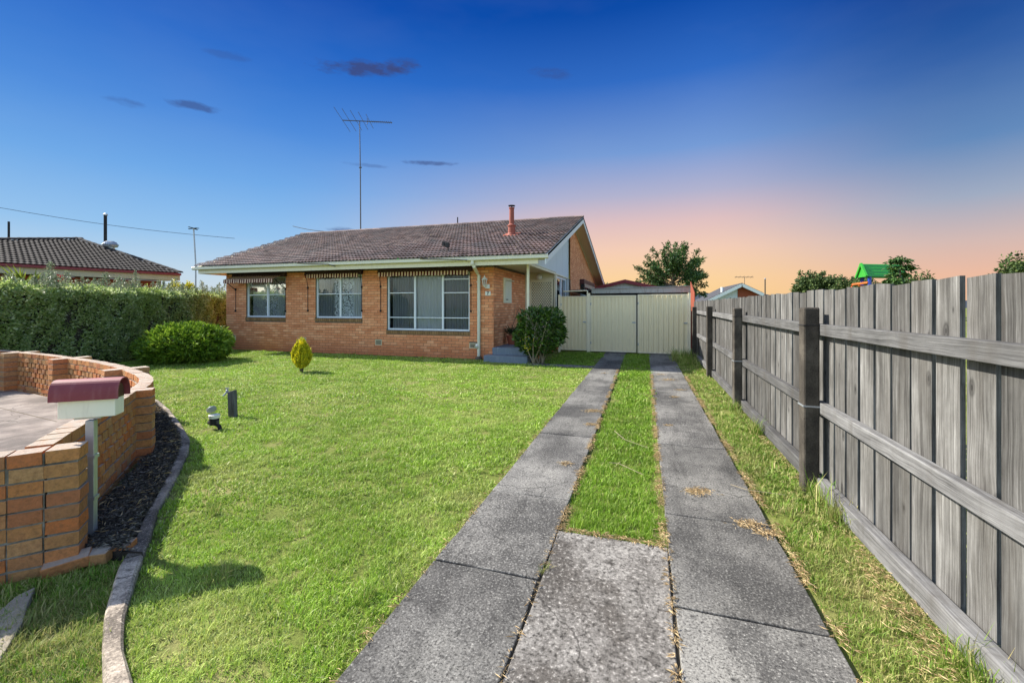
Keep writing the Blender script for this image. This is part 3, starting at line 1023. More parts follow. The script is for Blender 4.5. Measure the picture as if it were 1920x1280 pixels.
FY0, FY1 = 0.7, 15.2
y = FY0
rf = random.Random(3)
while y < FY1:
    w = rf.uniform(0.170, 0.186)
    x = fx(y) + rf.uniform(-0.002, 0.003)
    top = 1.735 + rf.uniform(-0.009, 0.009)
    tl = rf.uniform(-0.006, 0.006)
    bw = rf.uniform(-0.003, 0.003)
    th = 0.022
    m_ = MB().hexa([(x + bw, y, 0.07), (x + th + bw, y, 0.07), (x + th, y + w, 0.07), (x, y + w, 0.07),
                    (x + 0, y + tl * 0.5, top + tl), (x + th, y + tl * 0.5, top + tl), (x + th + bw, y + w + tl * 0.5, top - tl), (x + bw, y + w + tl * 0.5, top - tl)])
    m_.build('paling', 'paling_wood', fence)
    y += w + rf.uniform(0.028, 0.042)
posts_y = [1.18, 4.30, 7.42, 10.6, 13.9]
for i, py_ in enumerate(posts_y):
    x = fx(py_)
    o = MB().box(x - 0.185, x - 0.065, py_ - 0.075, py_ + 0.055, -0.05, 1.565 + (i % 2) * 0.02).build('post', 'post_concrete', fence, bevel=0.014)
    if i in (1, 2):
        s_ = MB().box(x - 0.190, x - 0.060, py_ - 0.080, py_ + 0.060, 0.735, 0.748).build('wire_strap', 'galvanised', o)
        s_ = MB().box(x - 0.190, x - 0.06, py_ - 0.08, py_ + 0.06, 1.43, 1.436).build('wire_strap', 'dark_metal', o)
ends = [FY0] + posts_y[1:] + [FY1 - 0.1]
for a, b in zip(ends, ends[1:]):
    for zc, h_ in ((1.40, 0.095), (0.72, 0.095)):
        j = rf.uniform(-0.012, 0.012)
        MB().bar((fx(a) - 0.036, a + 0.05, zc + j), (fx(b) - 0.036, b + 0.045, zc - j), 0.062, h_).build('rail', 'rail_wood', fence, bevel=0.006)
    MB().bar((fx(a) - 0.048, a + 0.05, 0.075 + rf.uniform(-0.01, 0.01)), (fx(b) - 0.048, b + 0.02, 0.07 + rf.uniform(-0.01, 0.01)), 0.075, 0.13).build('plinth', 'rail_wood', fence, bevel=0.008)


# tall weeds at the fence foot
def tuft_field(name, spots, mat, label, seed):
    rng = np.random.default_rng(seed)
    pr = [blade_patch(f'{name}_blades', 26, 0.07, 0.26, 0.007, mat, seed + k, 0.9, 0.6) for k in range(3)]
    P = np.array([(x, y, 0) for x, y, s in spots])
    return instanced(name, P, np.stack([rng.normal(size=len(P)) * 0.1, rng.normal(size=len(P)) * 0.1, rng.random(len(P)) * 6.28], 1), np.array([s for x, y, s in spots]), rng.integers(0, 3, len(P)), pr, mat, label)


rt = random.Random(12)
spots = [(1.36 + rt.uniform(-0.05, 0.05), 4.05 + rt.uniform(-0.3, 0.25), rt.uniform(0.4, 0.8)) for _ in range(9)]
spots += [(1.38 + rt.uniform(-0.04, 0.04), 3.75 + rt.uniform(-0.12, 0.1), rt.uniform(0.7, 1.2)) for _ in range(5)]
spots += [(1.34 + rt.uniform(-0.06, 0.04), 7.2 + rt.uniform(-0.6, 0.3), rt.uniform(0.5, 0.9)) for _ in range(7)]
spots += [(1.36 + rt.uniform(-0.03, 0.03), 6.1 + rt.uniform(-0.2, 0.2), rt.uniform(0.7, 1.2)) for _ in range(4)]
spots += [(1.1 + rt.uniform(-0.3, 0.35), 13.6 + rt.uniform(-1.2, 1.0), rt.uniform(0.7, 1.5)) for _ in range(38)]
spots += [(1.36 + rt.uniform(-0.06, 0.04), 2.30 + rt.uniform(-0.25, 0.12), rt.uniform(0.4, 0.85)) for _ in range(8)]
spots += [(gp(x, y_)[0] + rt.uniform(-0.05, 0.05), gp(x, y_)[1] + rt.uniform(-0.05, 0.05), rt.uniform(0.25, 0.45)) for x, y_ in ((430, 1075), (440, 1068), (395, 965), (410, 1085), (700, 1110), (690, 1125), (735, 1090), (1010, 1072)) for _ in range(2)]
tuft_field('weeds', spots, 'verge_blade', 'tufts of long weedy grass at the fence posts', 71)

# ------------------------------------------------------------------ brick helpers
BRICK_ME = MB().box(-0.5, 0.5, -0.5, 0.5, -0.5, 0.5).mesh('brick')
BRICK_ME.materials.append(MATS['house_brick'])
_b = BRICK_ME


def brick_mesh(name, mat, seed):
    """unit brick with softened, slightly chipped edges"""
    r = random.Random(seed)
    e = 0.5
    vs, k = [], 0.035
    b = MB().box(-e, e, -e, e, -e, e)
    b.v = [(x + r.uniform(-k, k) * 0.3, y_ + r.uniform(-k, k) * 0.5, z + r.uniform(-k, k) * 1.2) for x, y_, z in b.v]
    me = b.mesh(name)
    me.materials.append(MATS[mat])
    return me


HB = [brick_mesh('brick', 'house_brick', s) for s in range(5)]
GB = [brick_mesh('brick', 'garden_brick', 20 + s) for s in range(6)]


def brick_rects(u0, u1, z0, z1, openings, umax=None, L=0.24, Hc=0.086, bl=0.23, bh=0.076):
    out_ = []
    k = 0
    z = z0
    while z + bh <= z1 + 1e-6:
        ue = u1 if umax is None else min(u1, umax(z + bh))
        u = u0 - (0.12 if k % 2 else 0.0)
        while u < ue:
            a, b = max(u, u0), min(u + bl, ue)
            ivs = [(a, b)]
            for (oa, ob, oza, ozb) in openings:
                if z + bh * 0.5 > oza and z + bh * 0.5 < ozb:
                    nv = []
                    for (p_, q_) in ivs:
                        if q_ <= oa or p_ >= ob:
                            nv.append((p_, q_))
                        else:
                            if oa - p_ > 0.03:
                                nv.append((p_, oa - 0.005))
                            if q_ - ob > 0.03:
                                nv.append((ob + 0.005, q_))
                    ivs = nv
            for p_, q_ in ivs:
                if q_ - p_ > 0.03:
                    out_.append((p_, q_, z, z + bh))
            u += L
        z += Hc
        k += 1
    return out_


def wall_cells(mp, mb, u0, u1, z0, z1, openings, v0, v1):
    us = sorted({u0, u1, *[q for o_ in openings for q in o_[:2]]})
    zs = sorted({z0, z1, *[q for o_ in openings for q in o_[2:]]})
    us = [u for u in us if u0 <= u <= u1]
    zs = [z for z in zs if z0 <= z <= z1]
    for ua, ub in zip(us, us[1:]):
        run = None
        for za, zb in zip(zs, zs[1:]):
            cu, cz = (ua + ub) / 2, (za + zb) / 2
            if any(o_[0] < cu < o_[1] and o_[2] < cz < o_[3] for o_ in openings):
                continue
            mb.hexa([mp(ua, v0, za), mp(ub, v0, za), mp(ub, v1, za), mp(ua, v1, za), mp(ua, v0, zb), mp(ub, v0, zb), mp(ub, v1, zb), mp(ua, v1, zb)])


def mapY(Y0):
    return lambda u, v, z: (u, Y0 - v, z)


def mapX(X0):
    return lambda u, v, z: (X0 + v, u, z)


# ------------------------------------------------------------------ the house
XR_, XL_, YF = -4.28, -14.75, 11.95
XP, XB = -3.13, -2.5            # porch gable panel plane, barge board plane
YE, ZE = 11.15, 2.97            # front eave edge
YRG, ZRG = 18.5, 5.42           # ridge
YBK, ZBK = 29.0, 3.02           # back eave
SOF = 2.82
house = thing('brick_house', (-9.5, 15.0, 0), 'single storey tan brick house with brown tiled gable roof and porch', 'house')


def slope(y_):
    return ZE + (y_ - YE) * (ZRG - ZE) / (YRG - YE) if y_ <= YRG else ZRG + (y_ - YRG) * (ZBK - ZRG) / (YBK - YRG)


front = mapY(YF)
wins = []
for (x0, x1, yb, ytop) in ((461.9, 535.5, 594.5, 515), (592, 678.8, 596, 508), (725.8, 880.5, 619.5, 500)):
    xm = (x0 + x1) / 2
    a, zb = onY(xm, yb, YF)
    u0_, _ = onY(x0, yb, YF)
    u1_, _ = onY(x1, yb, YF)
    wins.append((u0_, u1_, zb, 2.64))
vents = []
for (xa, xb, ya, yb) in ((433, 442.5, 628, 637), (564.6, 574.4, 632, 641.6), (704, 716, 636.5, 647), (880.5, 894, 643, 653)):
    ua, z1_ = onY(xa, ya, YF)
    ub, z0_ = onY(xb, yb, YF)
    vents.append((ua, ub, z0_, z1_))
sills = [(a - 0.02, b + 0.02, z - 0.125, z) for a, b, z, t in wins]
fw = MB()
wall_cells(front, fw, XL_, XR_, -0.05, SOF, [w for w in wins], -0.22, 0.0)
front_wall = fw.build('front_wall', 'mortar', house)
ret_op = [(13.4, 14.0, 1.55, 2.3)]
ret = mapX(XR_)
rw = MB()
rw.box(XR_ - 0.22, XR_, YF + 0.22, 15.5, -0.05, SOF)
return_wall = rw.build('return_wall', 'mortar', house)
items = []
for (a, b, z0_, z1_) in brick_rects(XL_, XR_ + 0.008, 0.0, SOF, wins + sills + vents):
    items.append(('f', a, b, z0_, z1_, ((a + b) / 2, YF, (z0_ + z1_) / 2)))
for (a, b, z0_, z1_) in brick_rects(YF + 0.006, 15.5, 0.0, SOF, []):
    if z1_ > 0.37:
        items.append(('r', a, b, z0_, z1_, (XR_, (a + b) / 2, (z0_ + z1_) / 2)))


def appsize(it):
    c = it[5]
    d = math.sqrt(c[0] ** 2 + c[1] ** 2 + (c[2] - 1.6) ** 2)
    face = abs(c[1]) / d if it[0] == 'f' else abs(c[0]) / d
    return -(it[2] - it[1]) * (it[4] - it[3]) * face / d ** 2


items.sort(key=appsize)
rest = {'f': MB(), 'r': MB()}
rb = random.Random(77)
for i, (wl, a, b, z0_, z1_, c) in enumerate(items):
    pr = 0.010 + rb.uniform(-0.0015, 0.0015)
    par = front_wall if wl == 'f' else return_wall
    if i < 300:
        if wl == 'f':
            piece('brick', HB[i % 5], par, ((a + b) / 2, YF - pr + 0.03, (z0_ + z1_) / 2), 0, (b - a, 0.06, z1_ - z0_))
        else:
            piece('brick', HB[i % 5], par, (XR_ + pr - 0.03, (a + b) / 2, (z0_ + z1_) / 2), 0, (0.06, b - a, z1_ - z0_))
    else:
        if wl == 'f':
            rest['f'].box(a, b, YF - pr, YF + 0.02, z0_, z1_, rb.random())
        else:
            rest['r'].box(XR_ - 0.02, XR_ + pr, a, b, z0_, z1_, rb.random())
rest['f'].build('brickwork', 'house_brick', front_wall, kind='stuff')
rest['r'].build('brickwork', 'house_brick', return_wall, kind='stuff')
# left side wall and rear body
sd = MB()
sd.box(XL_, XL_ + 0.22, YF + 0.22, 26.0, -0.05, SOF)
o = sd.build('side_wall', 'mortar', house)
bw_ = MB()
for (a, b, z0_, z1_) in brick_rects(YF, 18.0, 0.0, SOF, []):
    bw_.box(XL_ - 0.008, XL_ + 0.02, a, b, z0_, z1_, rb.random())
bw_.build('brickwork', 'house_brick', o, kind='stuff')
MB().box(XL_, -3.4, 25.8, 26.0, -0.05, SOF).build('rear_wall', 'mortar', house)

# gable brick wall
XG = -3.02
YG0 = 18.25
gop = [(21.2, 25.2, 1.0, 2.75)]


def gmax(z):
    # back slope underside limit
    return min(28.6, YRG + (ZRG - 0.14 - z) * (YBK - YRG) / (ZRG - ZBK))


gm = MB()
gz = [0.0, 1.0, 2.75, 3.0]
gm.hexa([(XG - 0.2, YG0, -0.05), (XG, YG0, -0.05), (XG, 21.2, -0.05), (XG - 0.2, 21.2, -0.05), (XG - 0.2, YG0, 2.75), (XG, YG0, 2.75), (XG, 21.2, 2.75), (XG - 0.2, 21.2, 2.75)])
gm.hexa([(XG - 0.2, 25.2, -0.05), (XG, 25.2, -0.05), (XG, 28.4, -0.05), (XG - 0.2, 28.4, -0.05), (XG - 0.2, 25.2, 2.75), (XG, 25.2, 2.75), (XG, 28.4, 2.75), (XG - 0.2, 28.4, 2.75)])
gm.box(XG - 0.2, XG, 21.2, 25.2, -0.05, 1.0)
gm.add([(XG, YG0, 2.75), (XG, gmax(2.75), 2.75), (XG, 18.55, ZRG - 0.16), (XG, YG0, ZRG - 0.2)], [(0, 1, 2, 3)])
gable_wall = gm.build('gable_wall', 'mortar', house)
gb = MB()
for (a, b, z0_, z1_) in brick_rects(YG0, 28.4, 0.9, ZRG - 0.2, gop, umax=gmax):
    gb.box(XG - 0.02, XG + 0.008, a, b, z0_, z1_, rb.random())
gb.build('brickwork', 'house_brick', gable_wall, kind='stuff')


# roof tiles
def tile_mesh(name, mat, w=0.26, ln=0.37, amp=0.032, lip=0.050):
    N_ = 8
    b = MB()
    top_f = [(-w / 2 + w * i / N_, 0.0, lip + amp * (0.5 - 0.5 * math.cos(4 * math.pi * i / N_))) for i in range(N_ + 1)]
    top_b = [(x_, ln, 0.004 + amp * (0.5 - 0.5 * math.cos(4 * math.pi * i / N_)) - 0.002) for i, (x_, _, _) in enumerate(top_f)]
    low = [(x_, 0.006, z_ - 0.024) for x_, _, z_ in top_f]
    vs = top_f + top_b + low
    k = N_ + 1
    fs = [(i, i + 1, k + i + 1, k + i) for i in range(N_)] + [(2 * k + i, 2 * k + i + 1, i + 1, i) for i in range(N_)]
    b.add(vs, fs)
    me = b.mesh(name)
    me.materials.append(MATS[mat])
    return me, vs, fs


TM, TV, TF = tile_mesh('tile', 'roof_tile')
roof = MB()
# deck under the tiles, both slopes, with thickness
XV0, XV1 = -15.3, -17.4        # the left verge splays outwards towards the ridge
dk = 0.07
for (pts_) in ([(XV0, YE + 0.04), (XB, YE + 0.04), (XB, YRG), (XV1, YRG)], [(XV1, YRG), (XB, YRG), (XB, YBK), (XV1, YBK)]):
    roof.hexa([(x_, y_, slope(y_) - dk - 0.02) for x_, y_ in pts_] + [(x_, y_, slope(y_) - 0.02) for x_, y_ in pts_])
roof_o = roof.build('roof', 'soffit', house)
ang = math.atan2(ZRG - ZE, YRG - YE)
ca, sa = math.cos(ang), math.sin(ang)
SL = math.hypot(ZRG - ZE, YRG - YE)
rows = int(SL / 0.322)
tiles = []
rtl = random.Random(5)
for r_ in range(rows + 1):
    s_ = r_ * 0.322 - 0.03
    f_ = s_ / SL
    xl = XV0 + (XV1 - XV0) * f_
    c_ = 0
    x_ = XB - 0.13
    while x_ > xl:
        tiles.append((x_ + rtl.uniform(-0.004, 0.004), YE + s_ * ca, ZE + s_ * sa + rtl.uniform(-0.002, 0.003), rtl.uniform(-0.012, 0.012)))
        x_ -= 0.26
tiles.sort(key=lambda t: t[0] ** 2 + t[1] ** 2 + (t[2] - 1.6) ** 2)
restv, restf, restr = [], [], []
tv = np.array(TV)
for i, (x_, y_, z_, rz) in enumerate(tiles):
    if i < 300:
        piece('tile', TM, roof_o, (x_, y_, z_), rot=(ang, 0, rz))
    else:
        M_ = np.array(Matrix.Rotation(rz, 3, 'Z') @ Matrix.Rotation(ang, 3, 'X'))
        restv.append(tv @ M_.T + np.array([x_, y_, z_]))
        restf.append(np.array(TF) + (len(restv) - 1) * len(tv))
        restr.append(np.full(len(TF), rtl.random()))
np_object('tiling', np.concatenate(restv), np.concatenate(restf), np.concatenate(restr), 'roof_tile', roof_o, kind='stuff')
# back slope sheet of tiles seen only edge-on
MB().hexa([(x_, y_, slope(y_) - 0.018) for x_, y_ in ((XV1, YRG), (XB, YRG), (XB, YBK), (XV1, YBK))] + [(x_, y_, slope(y_) + 0.035) for x_, y_ in ((XV1, YRG), (XB, YRG), (XB, YBK), (XV1, YBK))]).build('back_tiling', 'roof_tile', roof_o)


def cap_mesh(name, mat, L=0.40, rad=0.115):
    b = MB()
    N_ = 7
    for j, xx in enumerate((-L / 2, L / 2)):
        for i in range(N_):
            a = math.pi * (0.06 + 0.88 * i / (N_ - 1))
            k = 1.0 if j == 0 else 0.9
            b.v.append((xx, math.cos(a) * rad * k, math.sin(a) * rad * 0.72 * k))
    for i in range(N_ - 1):
        b.f.append((i, i + 1, N_ + i + 1, N_ + i))
        b.r.append(0)
    b.f.append(tuple(range(N_)))
    b.r.append(0)
    me = b.mesh(name)
    me.materials.append(MATS[mat])
    return me


CAPM = cap_mesh('ridge_cap', 'roof_tile')
x_ = XB - 0.19
while x_ > XV1:
    piece('ridge_cap', CAPM, roof_o, (x_, YRG, ZRG + 0.0), rotz=rtl.uniform(-0.02, 0.02), rot=(0, rtl.uniform(-0.012, 0.012), rtl.uniform(-0.012, 0.012)))
    x_ -= 0.375

# gutters, fascia, eave lining, barge boards
gt = MB()
prof = [(0.0, 0.0), (-0.075, 0.0), (-0.105, 0.02), (-0.105, 0.085), (-0.118, 0.10), (-0.105, 0.112), (-0.092, 0.10), (-0.092, 0.03), (0.0, 0.012)]
gx0, gx1, gy, gz0 = -15.36, -2.44, YE + 0.07, 2.865
k = len(prof)
gt.add([(gx0, gy + p_[0], gz0 + p_[1]) for p_ in prof] + [(gx1, gy + p_[0], gz0 + p_[1]) for p_ in prof],
       [(i, (i + 1) % k, k + (i + 1) % k, k + i) for i in range(k)] + [tuple(range(k)), tuple(reversed(range(k, 2 * k)))])
gut = gt.build('gutter', 'gutter', house)
MB().box(-15.2, -2.74, YE + 0.085, YE + 0.11, 2.735, 2.93).build('fascia', 'cream', house)
MB().box(-15.2, XR_, YE + 0.11, YF - 0.01, SOF + 0.002, SOF + 0.02).build('eave_lining', 'soffit', house)
MB().box(XR_, XP + 0.02, YE + 0.11, 15.6, SOF + 0.003, SOF + 0.021).build('porch_ceiling', 'soffit', house)
MB().box(-15.2, -15.17, YE + 0.1, 20, 2.735, 2.93).build('side_fascia', 'cream', house)
MB().box(-15.17, XL_, YF - 0.01, 20, SOF + 0.002, SOF + 0.02).build('side_eave_lining', 'soffit', house)
# left verge wall triangle
MB().add([(XL_ + 0.05, YF, SOF), (XL_ + 0.05, 26, SOF), (XL_ + 0.05, YRG, ZRG - 0.12)], [(0, 1, 2)]).build('side_gable', 'tan_fascia', house)
bw2 = 0.235
for nm, (ya, yb) in (('front', (YE + 0.0, YRG)), ('back', (YRG, YBK))):
    b = MB()
    za, zb = slope(ya) - 0.02, slope(yb) - 0.02
    x0_, x1_ = XB - 0.03, XB
    b.hexa([(x0_, ya, za - bw2), (x1_, ya, za - bw2), (x1_, yb, zb - bw2), (x0_, yb, zb - bw2), (x0_, ya, za + 0.012), (x1_, ya, za + 0.012), (x1_, yb, zb + 0.012), (x0_, yb, zb + 0.012)])
    b.build('barge_board', 'barge', house)
# sloping lining behind the barge boards
for ya, yb in ((YE + 0.2, YRG), (YRG, YBK - 0.1)):
    b = MB()
    b.hexa([(XP + 0.0, ya, slope(ya) - 0.19), (XB - 0.03, ya, slope(ya) - 0.19), (XB - 0.03, yb, slope(yb) - 0.19), (XP, yb, slope(yb) - 0.19), (XP, ya, slope(ya) - 0.12), (XB - 0.03, ya, slope(ya) - 0.12), (XB - 0.03, yb, slope(yb) - 0.12), (XP, yb, slope(yb) - 0.12)])
    b.build('verge_lining', 'soffit', house)
b = MB().bar((XP + 0.13, YRG, slope(YRG) - 0.22), (XP + 0.13, YBK - 0.3, slope(YBK - 0.3) - 0.22), 0.03, 0.05).build('verge_trim', 'cream', house)
# porch gable cladding panels
ys = [YE + 0.12, 12.3, 13.35, 14.5, 15.7, 16.95, YG0 - 0.03]
for ya, yb in zip(ys, ys[1:]):
    b = MB()
    ya2, yb2 = ya + 0.004, yb - 0.004
    b.hexa([(XP - 0.02, ya2, 2.79), (XP, ya2, 2.79), (XP, yb2, 2.79), (XP - 0.02, yb2, 2.79), (XP - 0.02, ya2, slope(ya2) - 0.15), (XP, ya2, slope(ya2) - 0.15), (XP, yb2, slope(yb2) - 0.15), (XP - 0.02, yb2, slope(yb2) - 0.15)])
    b.build('cladding_panel', 'pale_panel', house)
MB().box(XP - 0.05, XP + 0.015, YE + 0.12, YG0 - 0.02, 2.755, 2.80).build('cladding_trim', 'cream', house)
MB().box(XP - 0.03, XP + 0.03, YG0 - 0.055, YG0 - 0.012, 0.0, ZRG - 0.35).build('corner_trim', 'barge', house)
# porch: floor, step, base, post
MB().box(XR_, XP + 0.06, 11.86, 15.5, 0.0, 0.365).build('porch_floor', 'blue_step', house, bevel=0.012)
MB().box(-4.42, XP + 0.02, 11.50, 11.855, -0.05, 0.165).build('step', 'blue_step', house, bevel=0.014)
MB().box(-4.40, XP + 0.0, 11.52, 11.8, 0.165, 0.169).build('step_tread', 'blue_step', house)
pb = MB()
for (a, b_, z0_, z1_) in brick_rects(12.2, 18.2, 0.0, 0.36, []):
    pb.box(XP + 0.04, XP + 0.075, a, b_, z0_, z1_, rb.random())
pb.build('porch_brickwork', 'house_brick', house, kind='stuff')
MB().box(XP - 0.045, XP + 0.02, 11.66, 11.725, 0.366, 2.80).build('porch_post', 'cream', house, bevel=0.006)
# door wall
YD = 15.5
MB().box(XR_, XP, YD + 0.05, YD + 0.1, 0.0, SOF).build('door_wall', 'cream', house)
MB().box(XR_, XR_ + 0.10, YD - 0.03, YD + 0.05, 0.366, SOF).build('door_post', 'cream', house)
dx0, _ = onY(993, 550, YD)
dx1, _ = onY(1037.5, 550, YD)
dtop = onY(1015, 524.5, YD)[1]
door = MB().box(dx0, dx1, YD - 0.0, YD + 0.03, 0.37, dtop).build('screen_door', 'door_mesh', house)
fr_ = MB()
fr_.box(dx0, dx0 + 0.07, YD - 0.03, YD + 0.0, 0.37, dtop)
fr_.box(dx1 - 0.07, dx1, YD - 0.03, YD + 0.0, 0.37, dtop)
fr_.box(dx0 + 0.07, dx1 - 0.07, YD - 0.03, YD + 0.0, dtop - 0.08, dtop)
fr_.box(dx0 + 0.07, dx1 - 0.07, YD - 0.03, YD + 0.0, 0.37, 0.50)
fr_.build('door_frame', 'cream', door)
# diamond lattice
gx_a, gx_b, gz_a, gz_b = dx0 + 0.07, dx1 - 0.07, 0.5, dtop - 0.08
lat = MB()
stp = 0.095
for sgn in (1, -1):
    c_ = -4.0
    while c_ < 5:
        pts_ = []
        for xx in (gx_a, gx_b):
            zz = gz_a + c_ + sgn * (xx - gx_a) * 1.35
            pts_.append((xx, zz))
        (xa, za), (xb_, zb) = pts_
        # clip in z
        t0, t1 = 0.0, 1.0
        dz_ = zb - za
        for lo, hi in ((gz_a, gz_b),):
            ta, tb = (lo - za) / dz_, (hi - za) / dz_
            if ta > tb:
                ta, tb = tb, ta
            t0, t1 = max(t0, ta), min(t1, tb)
        if t1 - t0 > 0.02:
            yy = YD - 0.012 - (0.006 if sgn > 0 else 0)
            lat.bar((xa + (xb_ - xa) * t0, yy, za + dz_ * t0), (xa + (xb_ - xa) * t1, yy, za + dz_ * t1), 0.028, 0.005, up=(0, 1, 0))
        c_ += stp * 1.25
lat.build('lattice', 'cream', door)
MB().box(dx0 - 0.05, dx1 + 0.05, YD - 0.02, YD + 0.04, dtop + 0.005, dtop + 0.05).build('door_head', 'cream', house)
gx_, gz_ = onY(1012, 519, YD)
lamp = MB().lathe([(0.0, -0.11), (0.06, -0.10), (0.10, -0.055), (0.115, 0.0), (0.10, 0.055), (0.055, 0.10), (0.0, 0.11)], (gx_, YD - 0.10, gz_), 16).build('porch_light', 'lamp_glass', house, smooth=True)
MB().lathe([(0.05, 0), (0.05, 0.05)], (gx_, YD - 0.03, gz_ + 0.1), 12).build('light_base', 'cream', lamp)


# windows -------------------------------------------------------------------
def window(mp, u0, u1, z0, z1, mull, bars, parent, name='window', fm='white_frame', curtains=None, depth=0.06, fw_=0.05):
    w = MB()
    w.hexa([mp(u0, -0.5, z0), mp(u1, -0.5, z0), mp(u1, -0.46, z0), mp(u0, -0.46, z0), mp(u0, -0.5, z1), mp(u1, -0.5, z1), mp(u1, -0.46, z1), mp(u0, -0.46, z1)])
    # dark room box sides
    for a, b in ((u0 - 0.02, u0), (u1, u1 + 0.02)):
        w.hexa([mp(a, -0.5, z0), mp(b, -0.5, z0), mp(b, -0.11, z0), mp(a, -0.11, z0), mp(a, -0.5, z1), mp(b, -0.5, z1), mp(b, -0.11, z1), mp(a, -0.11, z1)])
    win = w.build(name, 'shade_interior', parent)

    def bx(mb, ua, ub, za, zb, v0=-0.10, v1=-0.045):
        mb.hexa([mp(ua, v0, za), mp(ub, v0, za), mp(ub, v1, za), mp(ua, v1, za), mp(ua, v0, zb), mp(ub, v0, zb), mp(ub, v1, zb), mp(ua, v1, zb)])
    f = MB()
    bx(f, u0, u0 + fw_, z0, z1)
    bx(f, u1 - fw_, u1, z0, z1)
    bx(f, u0 + fw_, u1 - fw_, z0, z0 + fw_)
    bx(f, u0 + fw_, u1 - fw_, z1 - fw_, z1)
    f.build('frame', fm, win)
    for mu in mull:
        b = MB()
        bx(b, mu - fw_ * 0.6, mu + fw_ * 0.6, z0 + fw_, z1 - fw_, -0.098, -0.04)
        b.build('mullion', fm, win)
    cols_ = [u0 + fw_] + [q for mu in mull for q in (mu - fw_ * 0.6, mu + fw_ * 0.6)] + [u1 - fw_]
    for ci in range(len(cols_) // 2):
        ua, ub = cols_[2 * ci], cols_[2 * ci + 1]
        zb_ = [z0 + fw_]
        for bz in sorted(bars.get(ci, [])):
            b = MB()
            bx(b, ua, ub, bz - 0.014, bz + 0.014, -0.094, -0.05)
            b.build('glazing_bar', fm, win)
            zb_ += [bz - 0.014, bz + 0.014]
        zb_.append(z1 - fw_)
        for k_ in range(len(zb_) // 2):
            za, zb2 = zb_[2 * k_], zb_[2 * k_ + 1]
            b = MB()
            bx(b, ua, ub, za, zb2, -0.078, -0.074)
            b.build('pane', 'glass', win)
    for (ca_, cb_, cm, amp, wl) in (curtains or []):
        b = MB()
        N_ = int((cb_ - ca_) / 0.012)
        for i in range(N_ + 1):
            uu = ca_ + (cb_ - ca_) * i / N_
            ph = uu * 2 * math.pi / wl + 0.8 * math.sin(uu * 5)
            vv = -0.135 + amp * math.sin(ph) + amp * 0.4 * math.sin(ph * 2.3 + 1)
            b.v += [mp(uu, vv, z0 + 0.02), mp(uu, vv, z1 - 0.02)]
        for i in range(N_):
            b.f.append((2 * i, 2 * i + 2, 2 * i + 3, 2 * i + 1))
            b.r.append(0)
        b.build('curtain', cm, win, smooth=True)
    return win


z_at = lambda x, y_: onY(x, y_, YF)[1]
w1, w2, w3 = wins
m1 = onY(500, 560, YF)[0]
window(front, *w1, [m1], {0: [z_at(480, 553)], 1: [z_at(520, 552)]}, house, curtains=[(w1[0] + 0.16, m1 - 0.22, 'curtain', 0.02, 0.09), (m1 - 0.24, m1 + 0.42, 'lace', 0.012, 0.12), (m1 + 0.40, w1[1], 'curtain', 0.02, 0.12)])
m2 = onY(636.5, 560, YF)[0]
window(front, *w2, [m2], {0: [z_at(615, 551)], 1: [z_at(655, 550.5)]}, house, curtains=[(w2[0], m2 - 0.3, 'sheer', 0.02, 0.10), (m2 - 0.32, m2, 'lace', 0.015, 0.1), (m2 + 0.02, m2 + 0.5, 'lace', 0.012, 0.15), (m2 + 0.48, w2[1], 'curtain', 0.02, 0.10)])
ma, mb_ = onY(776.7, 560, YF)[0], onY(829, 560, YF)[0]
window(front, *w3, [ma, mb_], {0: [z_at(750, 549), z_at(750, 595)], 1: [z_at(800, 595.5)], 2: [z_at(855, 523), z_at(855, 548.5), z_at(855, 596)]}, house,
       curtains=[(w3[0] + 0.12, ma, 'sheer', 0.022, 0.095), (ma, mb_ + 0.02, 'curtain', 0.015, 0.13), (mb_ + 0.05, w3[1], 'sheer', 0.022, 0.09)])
# brick sills
for (a, b, z0_, z1_) in sills:
    s_ = MB()
    u_ = a
    while u_ < b - 0.02:
        e_ = min(u_ + 0.070, b)
        s_.hexa([front(u_, -0.06, z0_), front(e_, -0.06, z0_), front(e_, 0.022, z0_), front(u_, 0.022, z0_), front(u_, -0.06, z1_ - 0.004), front(e_, -0.06, z1_ - 0.004), front(e_, 0.028, z1_ - 0.028), front(u_, 0.028, z1_ - 0.028)], rb.random())
        u_ += 0.082
    s_.build('window_sill', 'sill_brick', house)
# vents
for (a, b, z0_, z1_) in vents:
    v_ = MB().box(a + 0.012, b - 0.012, YF - 0.002, YF + 0.03, z0_ + 0.012, z1_ - 0.012).build('wall_vent', 'bark', house)
    f = MB()
    f.box(a, a + 0.018, YF - 0.014, YF + 0.02, z0_, z1_).box(b - 0.018, b, YF - 0.014, YF + 0.02, z0_, z1_).box(a + 0.018, b - 0.018, YF - 0.014, YF + 0.02, z0_, z0_ + 0.018).box(a + 0.018, b - 0.018, YF - 0.014, YF + 0.02, z1_ - 0.018, z1_)
    for j in range(1, 6):
        xx = a + (b - a) * j / 6
        f.box(xx - 0.004, xx + 0.004, YF - 0.008, YF + 0.0, z0_ + 0.018, z1_ - 0.018)
    f.build('vent_frame', 'soffit', v_)


